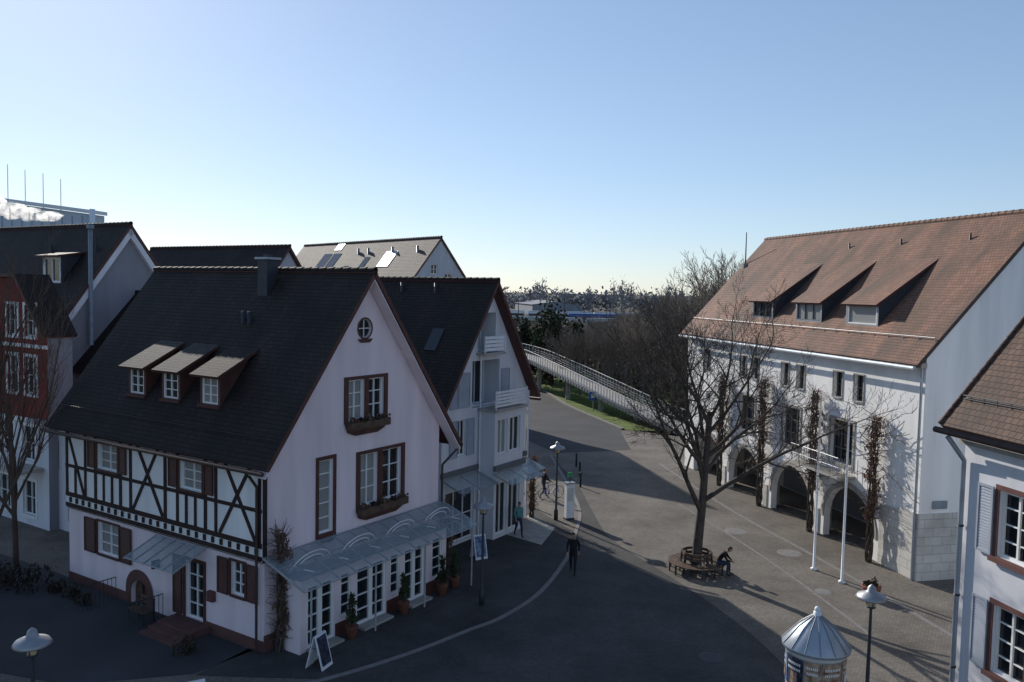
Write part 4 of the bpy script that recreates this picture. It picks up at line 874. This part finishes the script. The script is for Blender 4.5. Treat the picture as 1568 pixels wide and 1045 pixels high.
sit=dict(pelvis=(0,0,.56),spine=(0,.1,.74),chest=(0,.26,.92),neck=(0,.38,1.03),head=(0,.44,1.09),
 shL=(-.18,.28,.98),elL=(-.24,.42,.74),wrL=(-.1,.58,.66),shR=(.18,.28,.98),elR=(.24,.42,.74),wrR=(.1,.58,.66),
 hipL=(-.1,.04,.53),knL=(-.13,.48,.53),anL=(-.13,.5,.09),toL=(-.14,.68,.045),hipR=(.1,.04,.53),knR=(.13,.46,.53),anR=(.13,.42,.09),toR=(.14,.6,.045),nod=-.5)
t_=R(-22); human('seated_person',(8.2+.9*math.cos(t_),35.4+.9*math.sin(t_),0),R(-112),sit,'black','jean')
def bicycle(loc,heading):
    mb=MB()
    for y in (-.52,.52):
        for ring,rr in ((.34,.018),):
            pr=None
            for k in range(25):
                a=2*math.pi*k/24; p=Vector((0,y+ring*math.cos(a),.35+ring*math.sin(a)))
                if pr: mb.tube(pr,p,rr,rr,'metald',5)
                pr=p
        for k in range(10):
            a=2*math.pi*k/10; mb.tube((0,y,.35),(0,y+.33*math.cos(a),.35+.33*math.sin(a)),.003,.003,'metal',3)
    for p,q in (((0,-.52,.35),(0,-.08,.3)),((0,-.08,.3),(0,-.2,.78)),((0,-.2,.78),(0,.38,.82)),((0,-.08,.3),(0,.4,.72)),((0,-.52,.35),(0,-.2,.78)),((0,.52,.35),(0,.36,.98))): mb.tube(p,q,.018,.018,'blue',6)
    mb.tube((0,-.2,.78),(0,-.23,.92),.014,.014,'metal'); mb.hexa([Vector((x,y,z)) for z in (.92,.96) for x,y in ((-.08,-.36),(.08,-.36),(.03,-.08),(-.03,-.08))],'black')
    mb.tube((-.27,.28,1.0),(0,.36,.98),.013,.013,'metald'); mb.tube((.27,.28,1.0),(0,.36,.98),.013,.013,'metald'); mb.tube((-.09,-.08,.3),(.09,-.08,.3),.012,.012,'metal')
    o=mb.obj('bicycle'); o.location=loc; o.rotation_euler=(0,0,heading); return o
bicycle((2.45,47.5,0),R(-60))
# ------------------------------------------------------------------ sky, sun, camera
AZ=R(-32); EL=R(26)
wd=bpy.data.worlds.new('World'); scn.world=wd; wd.use_nodes=True; N=wd.node_tree.nodes; Lk=wd.node_tree.links
sky=N.new('ShaderNodeTexSky'); sky.sky_type='NISHITA'; sky.sun_disc=False; sky.sun_elevation=EL; sky.sun_rotation=AZ%(2*math.pi); sky.altitude=300; sky.air_density=.9; sky.dust_density=.25; sky.ozone_density=3.5
gm=N.new('ShaderNodeGamma'); gm.inputs[1].default_value=.66; Lk.new(sky.outputs[0],gm.inputs[0])
vm=N.new('ShaderNodeVectorMath'); vm.operation='MULTIPLY'; vm.inputs[1].default_value=(2.15,2.25,2.42); Lk.new(gm.outputs[0],vm.inputs[0])
Lk.new(vm.outputs[0],N['Background'].inputs[0]); N['Background'].inputs[1].default_value=.098
sd=bpy.data.lights.new('sun','SUN'); sd.energy=5; sd.angle=R(.53); sd.color=(1,.94,.85); so=bpy.data.objects.new('sun',sd); COL.objects.link(so)
v=Vector((math.sin(AZ)*math.cos(EL),math.cos(AZ)*math.cos(EL),math.sin(EL))); so.rotation_euler=v.to_track_quat('Z','Y').to_euler(); so.location=v*80
cd=bpy.data.cameras.new('camera'); cd.sensor_width=36; cd.lens=1271/1568*36; cd.clip_end=8000; co=bpy.data.objects.new('camera',cd); COL.objects.link(co)
Rm=Matrix.Rotation(R(90-3.49),3,'X')@Matrix.Rotation(R(1.2),3,'Z'); co.matrix_world=Matrix.Translation((0,0,12))@Rm.to_4x4(); scn.camera=co
scn.view_settings.view_transform='Standard'; scn.view_settings.look='None'; scn.view_settings.exposure=0
